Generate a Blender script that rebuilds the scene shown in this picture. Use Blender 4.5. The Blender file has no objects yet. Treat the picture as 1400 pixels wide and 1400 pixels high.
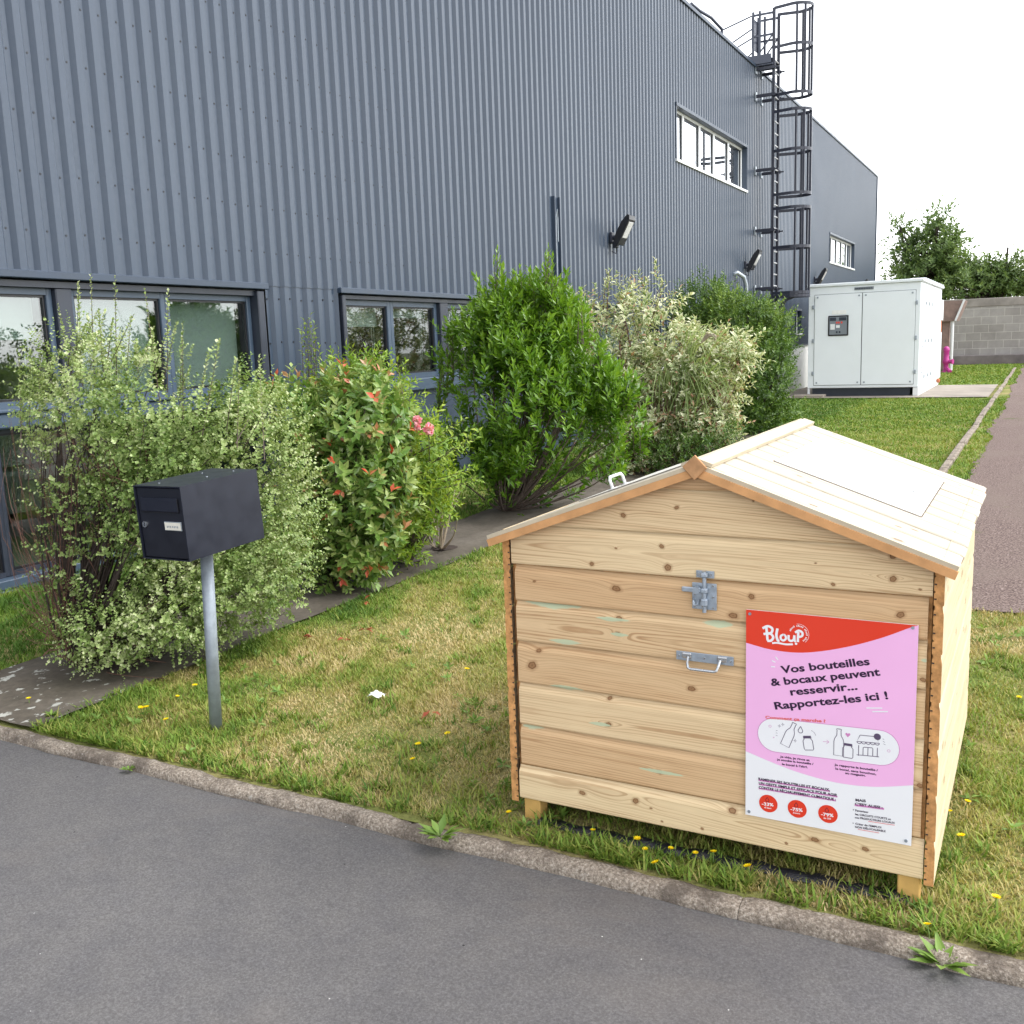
import bpy, math, random
import numpy as np
from mathutils import Vector, Matrix, Euler
random.seed(7); RNG = np.random.default_rng(7)
PI = math.pi
scene = bpy.context.scene
col = scene.collection

# ---------------------------------------------------------------- camera, sky, sun, exposure
F_PX, YAW, PITCH, ROLL, EYE = 1347.71, 0.4939, 0.1666, -0.0363, 1.6
_fw = np.array([-math.sin(YAW)*math.cos(PITCH), math.cos(YAW)*math.cos(PITCH), -math.sin(PITCH)])
_r0 = np.array([math.cos(YAW), math.sin(YAW), 0.0]); _u0 = np.cross(_r0, _fw)
_rt = math.cos(ROLL)*_r0 + math.sin(ROLL)*_u0
_up = -math.sin(ROLL)*_r0 + math.cos(ROLL)*_u0
cam_d = bpy.data.cameras.new('camera'); cam = bpy.data.objects.new('camera', cam_d); col.objects.link(cam)
cam_d.sensor_width = 36; cam_d.lens = 36*F_PX/1400; cam_d.clip_start = .05; cam_d.clip_end = 2000
M = Matrix.Identity(4)
for i in range(3):
    M[i][0], M[i][1], M[i][2] = _rt[i], _up[i], -_fw[i]
M[2][3] = EYE
cam.matrix_world = M
scene.camera = cam

SUN_DIR = Vector((0.90, 0.28, 0.0)).normalized(); SUN_EL = math.radians(54)
sdir = Vector((SUN_DIR.x*math.cos(SUN_EL), SUN_DIR.y*math.cos(SUN_EL), math.sin(SUN_EL)))
world = bpy.data.worlds.new('World'); scene.world = world; world.use_nodes = True
wn = world.node_tree; bg = wn.nodes['Background']
sky = wn.nodes.new('ShaderNodeTexSky'); sky.sky_type = 'NISHITA'; sky.sun_disc = False
sky.sun_elevation = SUN_EL; sky.sun_rotation = math.atan2(SUN_DIR.x, SUN_DIR.y)
sky.air_density = 1.0; sky.dust_density = 1.2; sky.ozone_density = 1.0
hs = wn.nodes.new('ShaderNodeHueSaturation'); hs.inputs['Saturation'].default_value = .14
wn.links.new(sky.outputs[0], hs.inputs['Color']); wn.links.new(hs.outputs[0], bg.inputs['Color'])
bg.inputs['Strength'].default_value = 0.15
sl = bpy.data.lights.new('sun', 'SUN'); sl.energy = 0.6; sl.angle = math.radians(28); sl.color = (1, .97, .92)
so = bpy.data.objects.new('sun', sl); col.objects.link(so); so.location = (20, 12, 30)
so.rotation_euler = sdir.to_track_quat('Z', 'Y').to_euler()
scene.view_settings.view_transform = 'Standard'; scene.view_settings.look = 'None'
scene.view_settings.exposure = 1.80; scene.view_settings.gamma = 1
scene.render.resolution_x = scene.render.resolution_y = 1024
scene.cycles.max_bounces = 8; scene.cycles.transparent_max_bounces = 12

def at(px, py, Y):
    """point of the plane y = Y that the photo shows at this pixel"""
    d = (px-700)/F_PX*_rt - (py-700)/F_PX*_up + _fw
    return np.array([0, 0, EYE]) + d*(Y/d[1])
def gr(px, py, z=0.0):
    d = (px-700)/F_PX*_rt - (py-700)/F_PX*_up + _fw
    return np.array([0, 0, EYE]) + d*((z-EYE)/d[2])
def on_x(px, py, X):
    d = (px-700)/F_PX*_rt - (py-700)/F_PX*_up + _fw
    return np.array([0, 0, EYE]) + d*(X/d[0])
def pxsize(p): return float((np.asarray(p)-np.array([0, 0, EYE])) @ _fw)/F_PX
def proj(P):
    d = np.asarray(P)-np.array([0, 0, EYE]); z = d @ _fw
    return 700+F_PX*(d @ _rt)/z, 700-F_PX*(d @ _up)/z
RH = np.array([math.cos(YAW), math.sin(YAW), 0]); FH = np.array([-math.sin(YAW), math.cos(YAW), 0])

# ---------------------------------------------------------------- node materials
class NT:
    def __init__(s, name):
        s.m = bpy.data.materials.new(name); s.m.use_nodes = True; s.t = s.m.node_tree
        s.b = s.t.nodes['Principled BSDF']; s.out = s.t.nodes['Material Output']
    def n(s, typ, **kw):
        nd = s.t.nodes.new('ShaderNode'+typ)
        for k, v in kw.items():
            if k.startswith('i_'):
                key = k[2:]; key = int(key) if key.isdigit() else key.replace('_', ' ')
                s.put(nd.inputs[key], v)
            else: setattr(nd, k, v)
        return nd
    def put(s, sock, v):
        if isinstance(v, bpy.types.NodeSocket): s.t.links.new(v, sock)
        elif isinstance(v, bpy.types.Node): s.t.links.new(v.outputs[0], sock)
        else:
            if hasattr(sock.default_value, '__len__') and len(sock.default_value) == 4 and len(v) == 3: v = (*v, 1)
            sock.default_value = v
    def coord(s, out='Object', scale=None):
        c = s.n('TexCoord').outputs[out]
        if scale is not None:
            mp = s.n('Mapping'); s.put(mp.inputs['Vector'], c); mp.inputs['Scale'].default_value = scale
            c = mp.outputs[0]
        return c
    def noise(s, scale, detail=4, rough=.55, vec=None, dist=0):
        nd = s.n('TexNoise', i_Scale=scale, i_Detail=detail, i_Roughness=rough, i_Distortion=dist)
        if vec is not None: s.put(nd.inputs['Vector'], vec)
        return nd.outputs[0]
    def ramp(s, fac, stops, interp='LINEAR'):
        r = s.n('ValToRGB'); cr = r.color_ramp; cr.interpolation = interp
        while len(cr.elements) < len(stops): cr.elements.new(.5)
        for e, (p, c) in zip(cr.elements, stops):
            e.position = p; e.color = (*c, 1) if len(c) == 3 else c
        s.put(r.inputs[0], fac); return r.outputs[0]
    def mix(s, f, a, b, mode='MIX'):
        m = s.n('Mix', data_type='RGBA', blend_type=mode)
        s.put(m.inputs[0], f); s.put(m.inputs[6], a); s.put(m.inputs[7], b); return m.outputs[2]
    def math(s, op, a, b=0.0, clamp=False):
        m = s.n('Math', operation=op, use_clamp=clamp); s.put(m.inputs[0], a); s.put(m.inputs[1], b); return m.outputs[0]
    def attr(s, name):
        a = s.n('Attribute', attribute_name=name); return a.outputs['Fac']
    def bump(s, h, strength=.3, dist=.01):
        b = s.n('Bump', i_Strength=strength, i_Distance=dist, i_Height=h); s.put(s.b.inputs['Normal'], b.outputs[0])
    def set(s, **kw):
        for k, v in kw.items(): s.put(s.b.inputs[k.replace('_', ' ')], v)
        return s
def G(v): return (v, v, v)
def plain(name, c, rough=.5, metal=0., var=.12, scale=8, spec=.5, bump=0):
    t = NT(name); nz = t.noise(scale, 5, .6, t.coord())
    lo = tuple(x*(1-var) for x in c); hi = tuple(min(1, x*(1+var)) for x in c)
    t.set(Base_Color=t.ramp(nz, [(.3, lo), (.7, hi)]), Metallic=metal, Specular_IOR_Level=spec)
    t.set(Roughness=t.ramp(nz, [(.3, G(max(0, rough-.07))), (.7, G(min(1, rough+.07)))]))
    if bump: t.bump(t.noise(scale*12, 3, .6, t.coord()), bump, .004)
    return t.m
def leaf_mat(name, stops, rough=.45, trans=.3, spec=.4):
    t = NT(name); c = t.ramp(t.attr('tint'), stops)
    t.set(Base_Color=c, Roughness=rough, Specular_IOR_Level=spec)
    tr = t.n('BsdfTranslucent'); t.put(tr.inputs[0], t.mix(1., c, (1.25, 1.2, .7), 'MULTIPLY'))
    mx = t.n('MixShader', i_0=trans); t.put(mx.inputs[1], t.b.outputs[0]); t.put(mx.inputs[2], tr.outputs[0])
    t.put(t.out.inputs[0], mx.outputs[0]); return t.m

MAT = {}
def make_materials():
    # asphalt
    t = NT('asphalt'); v = t.coord()
    big = t.noise(.45, 4, .6, v); mid = t.noise(7, 4, .65, v); fine = t.noise(150, 4, .8, v)
    c = t.ramp(fine, [(.3, (.066, .064, .064)), (.5, (.110, .106, .107)), (.7, (.172, .167, .168))])
    c = t.mix(1., c, t.ramp(big, [(.3, G(.83)), (.7, G(1.1))]), 'MULTIPLY')
    c = t.mix(1., c, t.ramp(mid, [(.3, (.9, .9, .92)), (.7, (1.08, 1.07, 1.05))]), 'MULTIPLY')
    sp = t.n('TexVoronoi', i_Scale=15., i_Randomness=1.); t.put(sp.inputs['Vector'], v)
    keep = t.math('GREATER_THAN', t.n('SeparateColor', i_0=sp.outputs['Color']).outputs[0], .87)
    spk = t.math('MULTIPLY', t.math('LESS_THAN', sp.outputs['Distance'], .032), keep)
    c = t.mix(spk, c, (.55, .54, .52))
    dk = t.n('TexVoronoi', i_Scale=9., i_Randomness=1.); t.put(dk.inputs['Vector'], v)
    dkm = t.math('MULTIPLY', t.math('LESS_THAN', dk.outputs['Distance'], .035), t.math('GREATER_THAN', t.n('SeparateColor', i_0=dk.outputs['Color']).outputs[1], .75))
    c = t.mix(dkm, c, (.02, .02, .02))
    st = t.noise(1.1, 3, .55, t.coord('Object', (1, 2.2, 1)), .6)
    c = t.mix(t.ramp(st, [(.55, G(0)), (.72, G(.4))]), c, (.16, .14, .125))
    t.set(Base_Color=c, Roughness=.85, Specular_IOR_Level=.3); t.bump(fine, .5, .004); MAT['asphalt'] = t.m
    # old purple lane
    t = NT('lane_tarmac'); v = t.coord(); fine = t.noise(70, 4, .75, v); big = t.noise(1.2, 5, .65, t.coord('Object', (1, .55, 1)))
    c = t.ramp(fine, [(.34, (.038, .024, .021)), (.5, (.138, .097, .086)), (.66, (.34, .27, .24))])
    c = t.mix(t.ramp(big, [(.45, G(0)), (.66, G(.7))]), c, (.175, .135, .115))
    ms = t.noise(.8, 5, .7, v); c = t.mix(t.ramp(ms, [(.62, G(0)), (.7, G(.8))]), c, (.09, .10, .03))
    t.set(Base_Color=c, Roughness=.95, Specular_IOR_Level=.2); t.bump(fine, .8, .01); MAT['lane'] = t.m
    # soil and thatch under the grass
    t = NT('lawn_soil'); v = t.coord(); a = t.noise(.9, 5, .65, v); b = t.noise(45, 4, .7, v)
    c = t.ramp(a, [(.36, (.12, .17, .035)), (.52, (.24, .225, .085)), (.68, (.33, .26, .13))])
    c = t.mix(1., c, t.ramp(b, [(.3, G(.7)), (.7, G(1.2))]), 'MULTIPLY')
    t.set(Base_Color=c, Roughness=1, Specular_IOR_Level=.1); t.bump(b, .8, .02); MAT['soil'] = t.m
    t = NT('bare_ground'); v = t.coord(); b = t.noise(3, 6, .7, v)
    t.set(Base_Color=t.ramp(b, [(.3, (.07, .08, .03)), (.7, (.14, .15, .06))]), Roughness=1); MAT['ground'] = t.m
    # woven weed mat
    t = NT('woven_mat'); v = t.coord()
    w1 = t.n('TexWave', wave_type='BANDS', bands_direction='X', i_Scale=38., i_Distortion=.6); t.put(w1.inputs['Vector'], v)
    a = t.noise(1.6, 5, .65, v); b = t.noise(30, 4, .6, v)
    c = t.ramp(a, [(.3, (.072, .062, .046)), (.55, (.118, .10, .08)), (.75, (.155, .135, .112))])
    c = t.mix(1., c, t.ramp(b, [(.3, G(.78)), (.7, G(1.15))]), 'MULTIPLY')
    c = t.mix(t.math('MULTIPLY', w1.outputs[0], .16), c, (.10, .09, .075))
    sx = t.n('SeparateXYZ'); t.put(sx.inputs[0], v)
    near = t.ramp(sx.outputs[1], [(0., G(0)), (.02, G(1)), (.32, G(1)), (.42, G(0))])
    near = t.math('LESS_THAN', sx.outputs[1], .62)
    fl = t.ramp(t.noise(14, 4, .6, t.coord('Object', (1, .7, 1))), [(.60, G(0)), (.63, G(1))])
    c = t.mix(t.math('MULTIPLY', fl, near), c, (.42, .42, .38))
    t.set(Base_Color=c, Roughness=.75, Specular_IOR_Level=.3); t.bump(t.math('ADD', w1.outputs[0], b), .25, .004); MAT['mat'] = t.m
    # kerb concrete
    t = NT('kerb_concrete'); v = t.coord(); f = t.noise(110, 4, .75, v); g = t.noise(6, 5, .7, v); h = t.noise(22, 4, .7, v)
    c = t.ramp(f, [(.3, (.11, .09, .07)), (.5, (.30, .25, .20)), (.7, (.56, .50, .43))])
    c = t.mix(t.ramp(g, [(.48, G(0)), (.62, G(.75))]), c, (.11, .09, .075))
    c = t.mix(t.ramp(h, [(.62, G(0)), (.7, G(.55))]), c, (.52, .49, .44))
    t.set(Base_Color=c, Roughness=.95, Specular_IOR_Level=.2); t.bump(t.math('ADD', f, h), .9, .012); MAT['kerb'] = t.m
    MAT['slab'] = plain('slab_concrete', (.27, .235, .20), .9, 0, .25, 1.2, .2)
    # cladding
    t = NT('slate_cladding'); v = t.coord('Object', (1, 1, .25)); a = t.noise(.6, 4, .6, v); b = t.noise(25, 3, .6, t.coord())
    c = t.ramp(a, [(.3, (.030, .047, .076)), (.7, (.038, .057, .089))])
    sc = t.noise(9, 6, .8, t.coord()); c = t.mix(t.ramp(sc, [(.72, G(0)), (.76, G(.35))]), c, (.4, .42, .45))
    t.set(Base_Color=c, Roughness=t.ramp(b, [(.3, G(.30)), (.7, G(.40))]), Specular_IOR_Level=.55); MAT['clad'] = t.m
    MAT['trim'] = plain('slate_trim', (.032, .048, .076), .4, 0, .1, 4)
    MAT['frame_dark'] = plain('dark_frame_metal', (.024, .03, .045), .4, 0, .12, 5)
    MAT['frame_blue'] = plain('blue_frame_metal', (.052, .078, .115), .38, 0, .1, 5)
    MAT['screw'] = plain('dark_screw', (.012, .014, .02), .4)
    MAT['plinth'] = plain('white_plinth_paint', (.78, .77, .75), .8, 0, .06, 2)
    MAT['room'] = plain('room_plaster', (.26, .25, .23), .9, 0, .2, .7)
    MAT['room_floor'] = plain('room_floor_vinyl', (.45, .41, .33), .5, 0, .1, 2)
    MAT['blind'] = plain('white_blind', (.8, .79, .76), .7, 0, .04, 3)
    t = NT('window_glass'); tr = t.n('BsdfTransparent'); tr.inputs[0].default_value = (.62, .68, .66, 1)
    gl = t.n('BsdfGlossy', i_Roughness=.006); gl.inputs[0].default_value = (.95, .97, 1, 1)
    mx = t.n('MixShader', i_0=.13); t.put(mx.inputs[1], tr.outputs[0]); t.put(mx.inputs[2], gl.outputs[0])
    bm = t.n('Bump', i_Strength=.02, i_Distance=.05, i_Height=t.noise(1.3, 2, .5, t.coord())); t.put(gl.inputs['Normal'], bm.outputs[0])
    t.put(t.out.inputs[0], mx.outputs[0]); MAT['glass'] = t.m
    t = NT('upper_window_glass'); gl = t.n('BsdfGlossy', i_Roughness=.01); gl.inputs[0].default_value = (.95, .97, 1, 1)
    mx = t.n('MixShader', i_0=.7); t.set(Base_Color=(.05, .06, .07), Roughness=.1)
    t.put(mx.inputs[1], t.b.outputs[0]); t.put(mx.inputs[2], gl.outputs[0]); t.put(t.out.inputs[0], mx.outputs[0]); MAT['glass_up'] = t.m
    MAT['white_metal'] = plain('white_painted_metal', (.72, .735, .74), .4, 0, .03, 2)
    MAT['white_metal2'] = plain('white_cabinet_paint', (.76, .805, .83), .38, 0, .025, 1.5)
    MAT['seam'] = plain('seam_shadow_gap', (.16, .17, .18), .7)
    MAT['dark_steel'] = plain('dark_painted_steel', (.025, .028, .045), .45, 0, .2, 6)
    MAT['slate_steel'] = plain('slate_painted_steel', (.05, .058, .085), .42, 0, .15, 6)
    MAT['rung'] = plain('bare_rung_metal', (.55, .55, .56), .45, .3)
    MAT['galv'] = plain('galvanised_metal', (.36, .40, .44), .42, .55, .15, 30)
    MAT['galv_dull'] = plain('galvanised_post', (.30, .34, .38), .5, .35, .16, 25)
    MAT['zinc'] = plain('zinc_plated_fitting', (.42, .48, .55), .38, .7, .12, 60)
    MAT['chrome'] = plain('bright_steel_rod', (.56, .58, .60), .25, .9, .05, 40)
    MAT['mailbox'] = plain('anthracite_mailbox_paint', (.012, .0145, .026), .42, 0, .12, 12, .5)
    MAT['mailbox_door'] = plain('anthracite_door_paint', (.009, .0105, .018), .42, 0, .12, 12, .5)
    MAT['plastic_black'] = plain('black_plastic', (.012, .012, .015), .35, 0, .3, 20)
    MAT['plate'] = plain('cream_name_plate', (.75, .72, .62), .4)
    MAT['grey_glass'] = plain('grey_panel_glass', (.20, .225, .25), .2, 0, .05, 4)
    MAT['lens'] = plain('lamp_lens', (.62, .62, .6), .15, 0, .1, 6)
    MAT['pink'] = plain('magenta_hydrant_paint', (.42, .03, .22), .4, 0, .15, 6)
    MAT['brown_wood'] = plain('brown_shelter_boards', (.24, .165, .14), .8, 0, .25, 5)
    MAT['orange_brick'] = plain('orange_brick', (.5, .17, .08), .85, 0, .2, 9)
    MAT['bark'] = plain('grey_brown_bark', (.13, .10, .085), .9, 0, .35, 30, .2, .5)
    MAT['bark_dark'] = plain('dark_bark', (.055, .042, .036), .9, 0, .35, 40, .2, .5)
    MAT['twig_red'] = plain('reddish_bare_twig', (.16, .085, .065), .8, 0, .3, 40, .2)
    MAT['twig_pale'] = plain('pale_bare_twig', (.33, .27, .2), .8, 0, .25, 40, .2)
    MAT['black_film'] = plain('black_plastic_film', (.014, .014, .018), .35, 0, .5, 12, .5, .6)
    MAT['paper'] = plain('white_paper', (.8, .8, .78), .7)
    # block wall
    t = NT('concrete_blocks'); v = t.coord()
    sx = t.n('SeparateXYZ'); t.put(sx.inputs[0], v); cv = t.n('CombineXYZ'); t.put(cv.inputs[0], sx.outputs[0]); t.put(cv.inputs[1], sx.outputs[2])
    br = t.n('TexBrick', offset=.5, i_Scale=1., i_Mortar_Size=.012, i_Mortar_Smooth=.3, i_Bias=0., i_Brick_Width=.64, i_Row_Height=.36)
    t.put(br.inputs['Vector'], cv.outputs[0])
    br.inputs['Color1'].default_value = (.31, .29, .27, 1); br.inputs['Color2'].default_value = (.37, .35, .33, 1); br.inputs['Mortar'].default_value = (.5, .47, .43, 1)
    c = t.mix(1., br.outputs[0], t.ramp(t.noise(1.1, 5, .7, v), [(.3, G(.8)), (.7, G(1.12))]), 'MULTIPLY')
    t.set(Base_Color=c, Roughness=.95, Specular_IOR_Level=.2); MAT['blocks'] = t.m
    MAT['coping'] = plain('weathered_coping', (.29, .265, .24), .95, 0, .3, 1.2, .2)
    MAT['footing'] = plain('grey_footing', (.17, .15, .15), .95, 0, .3, 1.5, .2)
    # pine boards
    def wood(name, light, mid, dark, sat=1.0):
        t = NT(name); h = t.attr('grain'); u = t.attr('along')
        cv = t.n('CombineXYZ'); t.put(cv.inputs[0], t.math('MULTIPLY', u, 2.2)); t.put(cv.inputs[1], t.math('MULTIPLY', h, 150.))
        t.put(cv.inputs[2], t.math('MULTIPLY', t.attr('tone'), 17.))
        nz = t.noise(1., 3, .6, cv.outputs[0])
        ph = t.math('FRACT', t.math('ADD', t.math('MULTIPLY', h, 120.), t.math('MULTIPLY', nz, 2.2)))
        ring = t.ramp(ph, [(0., G(.05)), (.5, G(.2)), (.80, G(1.)), (.90, G(.9)), (1., G(.05))])
        cf = t.n('CombineXYZ'); t.put(cf.inputs[0], t.math('MULTIPLY', u, 9.)); t.put(cf.inputs[1], t.math('MULTIPLY', h, 900.))
        fib = t.noise(1., 2, .6, cf.outputs[0])
        cb = t.n('CombineXYZ'); t.put(cb.inputs[0], t.math('MULTIPLY', u, 1.4)); t.put(cb.inputs[1], t.math('MULTIPLY', h, 16.)); t.put(cb.inputs[2], t.math('MULTIPLY', t.attr('tone'), 40.))
        bd = t.noise(1., 3, .5, cb.outputs[0])
        amt = t.math('MULTIPLY', ring, t.ramp(bd, [(.3, G(.3)), (.7, G(1.))]))
        tone = t.attr('tone')
        base = t.mix(t.math('ADD', t.math('MULTIPLY', bd, .35), t.math('SUBTRACT', t.math('MULTIPLY', tone, .95), .12), True), light, mid)
        c = t.mix(t.math('MULTIPLY', amt, .72), base, dark)
        c = t.mix(1., c, t.ramp(fib, [(.3, G(.93)), (.7, G(1.05))]), 'MULTIPLY')
        kn = t.attr('knot')
        c = t.mix(t.ramp(kn, [(.2, G(0)), (.5, G(.45)), (.58, G(.6))]), c, tuple(x*.9 for x in dark))
        c = t.mix(t.ramp(kn, [(.55, G(0)), (.60, G(.9)), (.66, G(.95)), (.74, G(.35)), (.86, G(.35)), (.95, G(.9))]), c, (.17, .08, .035))
        c = t.mix(t.math('MULTIPLY', t.ramp(kn, [(.62, G(0)), (.70, G(.6))]), .8), c, tuple(x*.75 for x in dark))
        gn = t.attr('green')
        cg = t.noise(38, 3, .7, t.coord('Object', (.4, .4, 1)))
        c = t.mix(t.math('MULTIPLY', t.ramp(t.math('ADD', gn, t.math('MULTIPLY', t.math('SUBTRACT', cg, .5), 1.5)), [(.25, G(0)), (.55, G(1))]), t.ramp(gn, [(.02, G(0)), (.15, G(.9))])), c, (.50, .57, .38))
        t.set(Base_Color=c, Roughness=.62, Specular_IOR_Level=.25); t.bump(t.math('ADD', ring, fib), .12, .002)
        return t.m
    MAT['pine'] = wood('pine_boards', (.82, .65, .40), (.62, .385, .20), (.37, .19, .08))
    MAT['pine_roof_lit'] = wood('lit_roof_boards', (.50, .46, .385), (.44, .395, .31), (.30, .235, .15))  # same pine washed out: the roof's overexposed glare is put into the colour
    MAT['pine_side'] = wood('lit_side_boards', (.68, .59, .42), (.62, .51, .34), (.42, .31, .17))  # same pine, paler: the light falling on the side is painted in
    MAT['end_grain'] = plain('orange_end_grain', (.54, .275, .105), .85, 0, .35, 45, .2, .3)
    MAT['batten'] = plain('orange_batten', (.60, .315, .135), .7, 0, .18, 14, .25)
    MAT['leg_wood'] = plain('yellow_treated_leg', (.60, .37, .12), .7, 0, .15, 14, .25)
    # poster inks
    for k, c in dict(ink_pink=(.88, .47, .76), ink_red=(.74, .045, .016), ink_white=(.84, .84, .86), ink_dark=(.022, .006, .035), ink_line=(.10, .07, .13),
                     ink_magenta=(.45, .03, .16), ink_salmon=(.75, .16, .16), ink_lilac=(.62, .24, .50)).items():
        MAT[k] = plain(k, c, .35, 0, .015, 6)
    # foliage
    MAT['grass'] = leaf_mat('grass_blades', [(0, (.06, .13, .016)), (.30, (.175, .275, .04)), (.55, (.30, .315, .075)), (.8, (.46, .375, .16)), (1, (.58, .47, .26))], .6, .25, .25)
    MAT['pitto'] = leaf_mat('variegated_small_leaves', [(0, (.06, .12, .022)), (.4, (.17, .26, .06)), (.75, (.36, .45, .17)), (1, (.60, .63, .39))], .4, .22)
    MAT['phot'] = leaf_mat('red_tipped_leaves', [(0, (.06, .14, .025)), (.42, (.165, .29, .055)), (.68, (.31, .38, .12)), (.8, (.48, .26, .14)), (1, (.62, .07, .035))], .3, .22, .5)
    MAT['forsy'] = leaf_mat('light_green_leaves', [(0, (.08, .16, .02)), (.5, (.19, .32, .035)), (1, (.40, .48, .05))], .45, .35)
    MAT['laurel'] = leaf_mat('glossy_green_leaves', [(0, (.03, .09, .008)), (.5, (.11, .235, .016)), (1, (.26, .42, .045))], .3, .3, .5)
    MAT['cornus'] = leaf_mat('cream_edged_leaves', [(0, (.09, .16, .035)), (.3, (.20, .28, .09)), (.6, (.66, .68, .44)), (.82, (.80, .79, .60)), (1, (.38, .17, .09))], .5, .25)
    MAT['miscan'] = leaf_mat('striped_grass_leaves', [(0, (.14, .24, .06)), (.5, (.28, .38, .13)), (1, (.60, .66, .40))], .5, .3)
    MAT['darkbush'] = leaf_mat('dark_green_leaves', [(0, (.03, .075, .012)), (.5, (.10, .19, .026)), (1, (.27, .36, .065))], .4, .25)
    MAT['tree'] = leaf_mat('tree_leaves', [(0, (.04, .08, .02)), (.5, (.125, .20, .055)), (1, (.25, .33, .11))], .5, .3)
    MAT['rose'] = leaf_mat('pink_petals', [(0, (.78, .2, .34)), (1, (.88, .62, .66))], .6, .3)
    MAT['petal'] = leaf_mat('yellow_petals', [(0, (.85, .60, .0)), (1, (.92, .80, .01))], .6, .3)
    MAT['weed'] = leaf_mat('weed_leaves', [(0, (.10, .19, .03)), (1, (.25, .38, .08))], .5, .3)
    MAT['redleaf'] = leaf_mat('red_dead_leaf', [(0, (.28, .06, .03)), (1, (.45, .12, .06))], .7, .2)
make_materials()
MAT['pine_lath'] = plain('pale_lath', (.52, .45, .33), .65, 0, .1, 9, .25)

# ---------------------------------------------------------------- mesh building
WORLD = {}
def empty(name, loc):
    o = bpy.data.objects.new(name, None); col.objects.link(o); o.location = loc; o.empty_display_size = .1
    WORLD[o.name] = Matrix.Translation(Vector(loc)); return o
def tag(o, label=None, cat=None, group=None, kind=None):
    if label: o['label'] = label
    if cat: o['category'] = cat
    if group: o['group'] = group
    if kind: o['kind'] = kind
    return o
def thing(name, label, cat, loc, group=None): return tag(empty(name, loc), label, cat, group)
class MB:
    def __init__(s): s.v = []; s.f = []; s.m = []; s.xf = None
    def add(s, verts, faces, mi=0):
        o = len(s.v)
        for p in verts:
            p = Vector(p); s.v.append(s.xf @ p if s.xf else p)
        for f in faces: s.f.append([i+o for i in f]); s.m.append(mi)
    def box(s, x0, x1, y0, y1, z0, z1, mi=0, bev=0):
        if bev:
            b = bev; vs = []; P = []
            prof = [(x0+b, y0), (x1-b, y0), (x1, y0+b), (x1, y1-b), (x1-b, y1), (x0+b, y1), (x0, y1-b), (x0, y0+b)]
            inn = [(min(max(x, x0+b), x1-b), min(max(y, y0+b), y1-b)) for x, y in prof]
            rings = [[(x, y, z0) for x, y in inn], [(x, y, z0+b) for x, y in prof], [(x, y, z1-b) for x, y in prof], [(x, y, z1) for x, y in inn]]
            vs = [p for r in rings for p in r]; fs = []
            for k in range(3):
                for i in range(8): fs.append([k*8+i, k*8+(i+1) % 8, (k+1)*8+(i+1) % 8, (k+1)*8+i])
            fs.append(list(range(7, -1, -1))); fs.append([24+i for i in range(8)])
            s.add(vs, fs, mi); return
        s.add([(x0, y0, z0), (x1, y0, z0), (x1, y1, z0), (x0, y1, z0), (x0, y0, z1), (x1, y0, z1), (x1, y1, z1), (x0, y1, z1)],
              [(0, 3, 2, 1), (4, 5, 6, 7), (0, 1, 5, 4), (1, 2, 6, 5), (2, 3, 7, 6), (3, 0, 4, 7)], mi)
    def tube(s, path, r, n=6, mi=0, closed=False, caps=True):
        path = [Vector(p) for p in path]; k = len(path); rr = r if hasattr(r, '__len__') else [r]*k
        vs = []
        ref = None
        for i, p in enumerate(path):
            a = path[(i-1) % k] if (closed or i > 0) else p; b = path[(i+1) % k] if (closed or i < k-1) else p
            d = (b-a)
            if d.length < 1e-9: d = Vector((0, 0, 1))
            d.normalize()
            if ref is None: ref = Vector((0, 0, 1)) if abs(d.z) < .9 else Vector((1, 0, 0))
            x = d.cross(ref)
            if x.length < 1e-4: x = d.cross(Vector((.3, 1, .2)))
            x.normalize(); y = x.cross(d); y.normalize(); ref = y
            for j in range(n):
                t = 2*PI*(j+.5)/n; vs.append(p+(x*math.cos(t)+y*math.sin(t))*rr[i])
        fs = []
        for i in range(k if closed else k-1):
            for j in range(n):
                q = ((i+1) % k)*n; fs.append((i*n+j, i*n+(j+1) % n, q+(j+1) % n, q+j))
        if caps and not closed: fs.append(list(range(n-1, -1, -1))); fs.append([(k-1)*n+j for j in range(n)])
        s.add(vs, fs, mi)
    def prism(s, poly, fn, a, b, mi=0, mside=None):
        n = len(poly); vs = [fn(p, a) for p in poly]+[fn(p, b) for p in poly]
        s.add(vs, [list(range(n-1, -1, -1)), [n+i for i in range(n)]], mi)
        o = len(s.v)-2*n
        for i in range(n): s.f.append([o+i, o+(i+1) % n, o+n+(i+1) % n, o+n+i]); s.m.append(mi if mside is None else mside)
    def poly(s, pts, mi=0): s.add(pts, [list(range(len(pts)))], mi)
    def lathe(s, prof, c, n=16, mi=0):
        vs = []; fs = []
        for r, z in prof:
            for j in range(n): t = 2*PI*j/n; vs.append((c[0]+r*math.cos(t), c[1]+r*math.sin(t), c[2]+z))
        for i in range(len(prof)-1):
            for j in range(n): fs.append((i*n+j, i*n+(j+1) % n, (i+1)*n+(j+1) % n, (i+1)*n+j))
        fs.append(list(range(n-1, -1, -1))); fs.append([(len(prof)-1)*n+j for j in range(n)])
        s.add(vs, fs, mi)
    def build(s, name, mats, parent=None, smooth=False):
        me = bpy.data.meshes.new(name); inv = WORLD[parent.name].inverted() if parent else None
        me.from_pydata([(inv @ p) if inv else p for p in s.v], [], s.f)
        if not isinstance(mats, (list, tuple)): mats = [mats]
        for m in mats: me.materials.append(MAT[m] if isinstance(m, str) else m)
        me.polygons.foreach_set('material_index', s.m)
        if smooth: me.polygons.foreach_set('use_smooth', [True]*len(s.f))
        me.update(); return link(me, name, parent)
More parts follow.
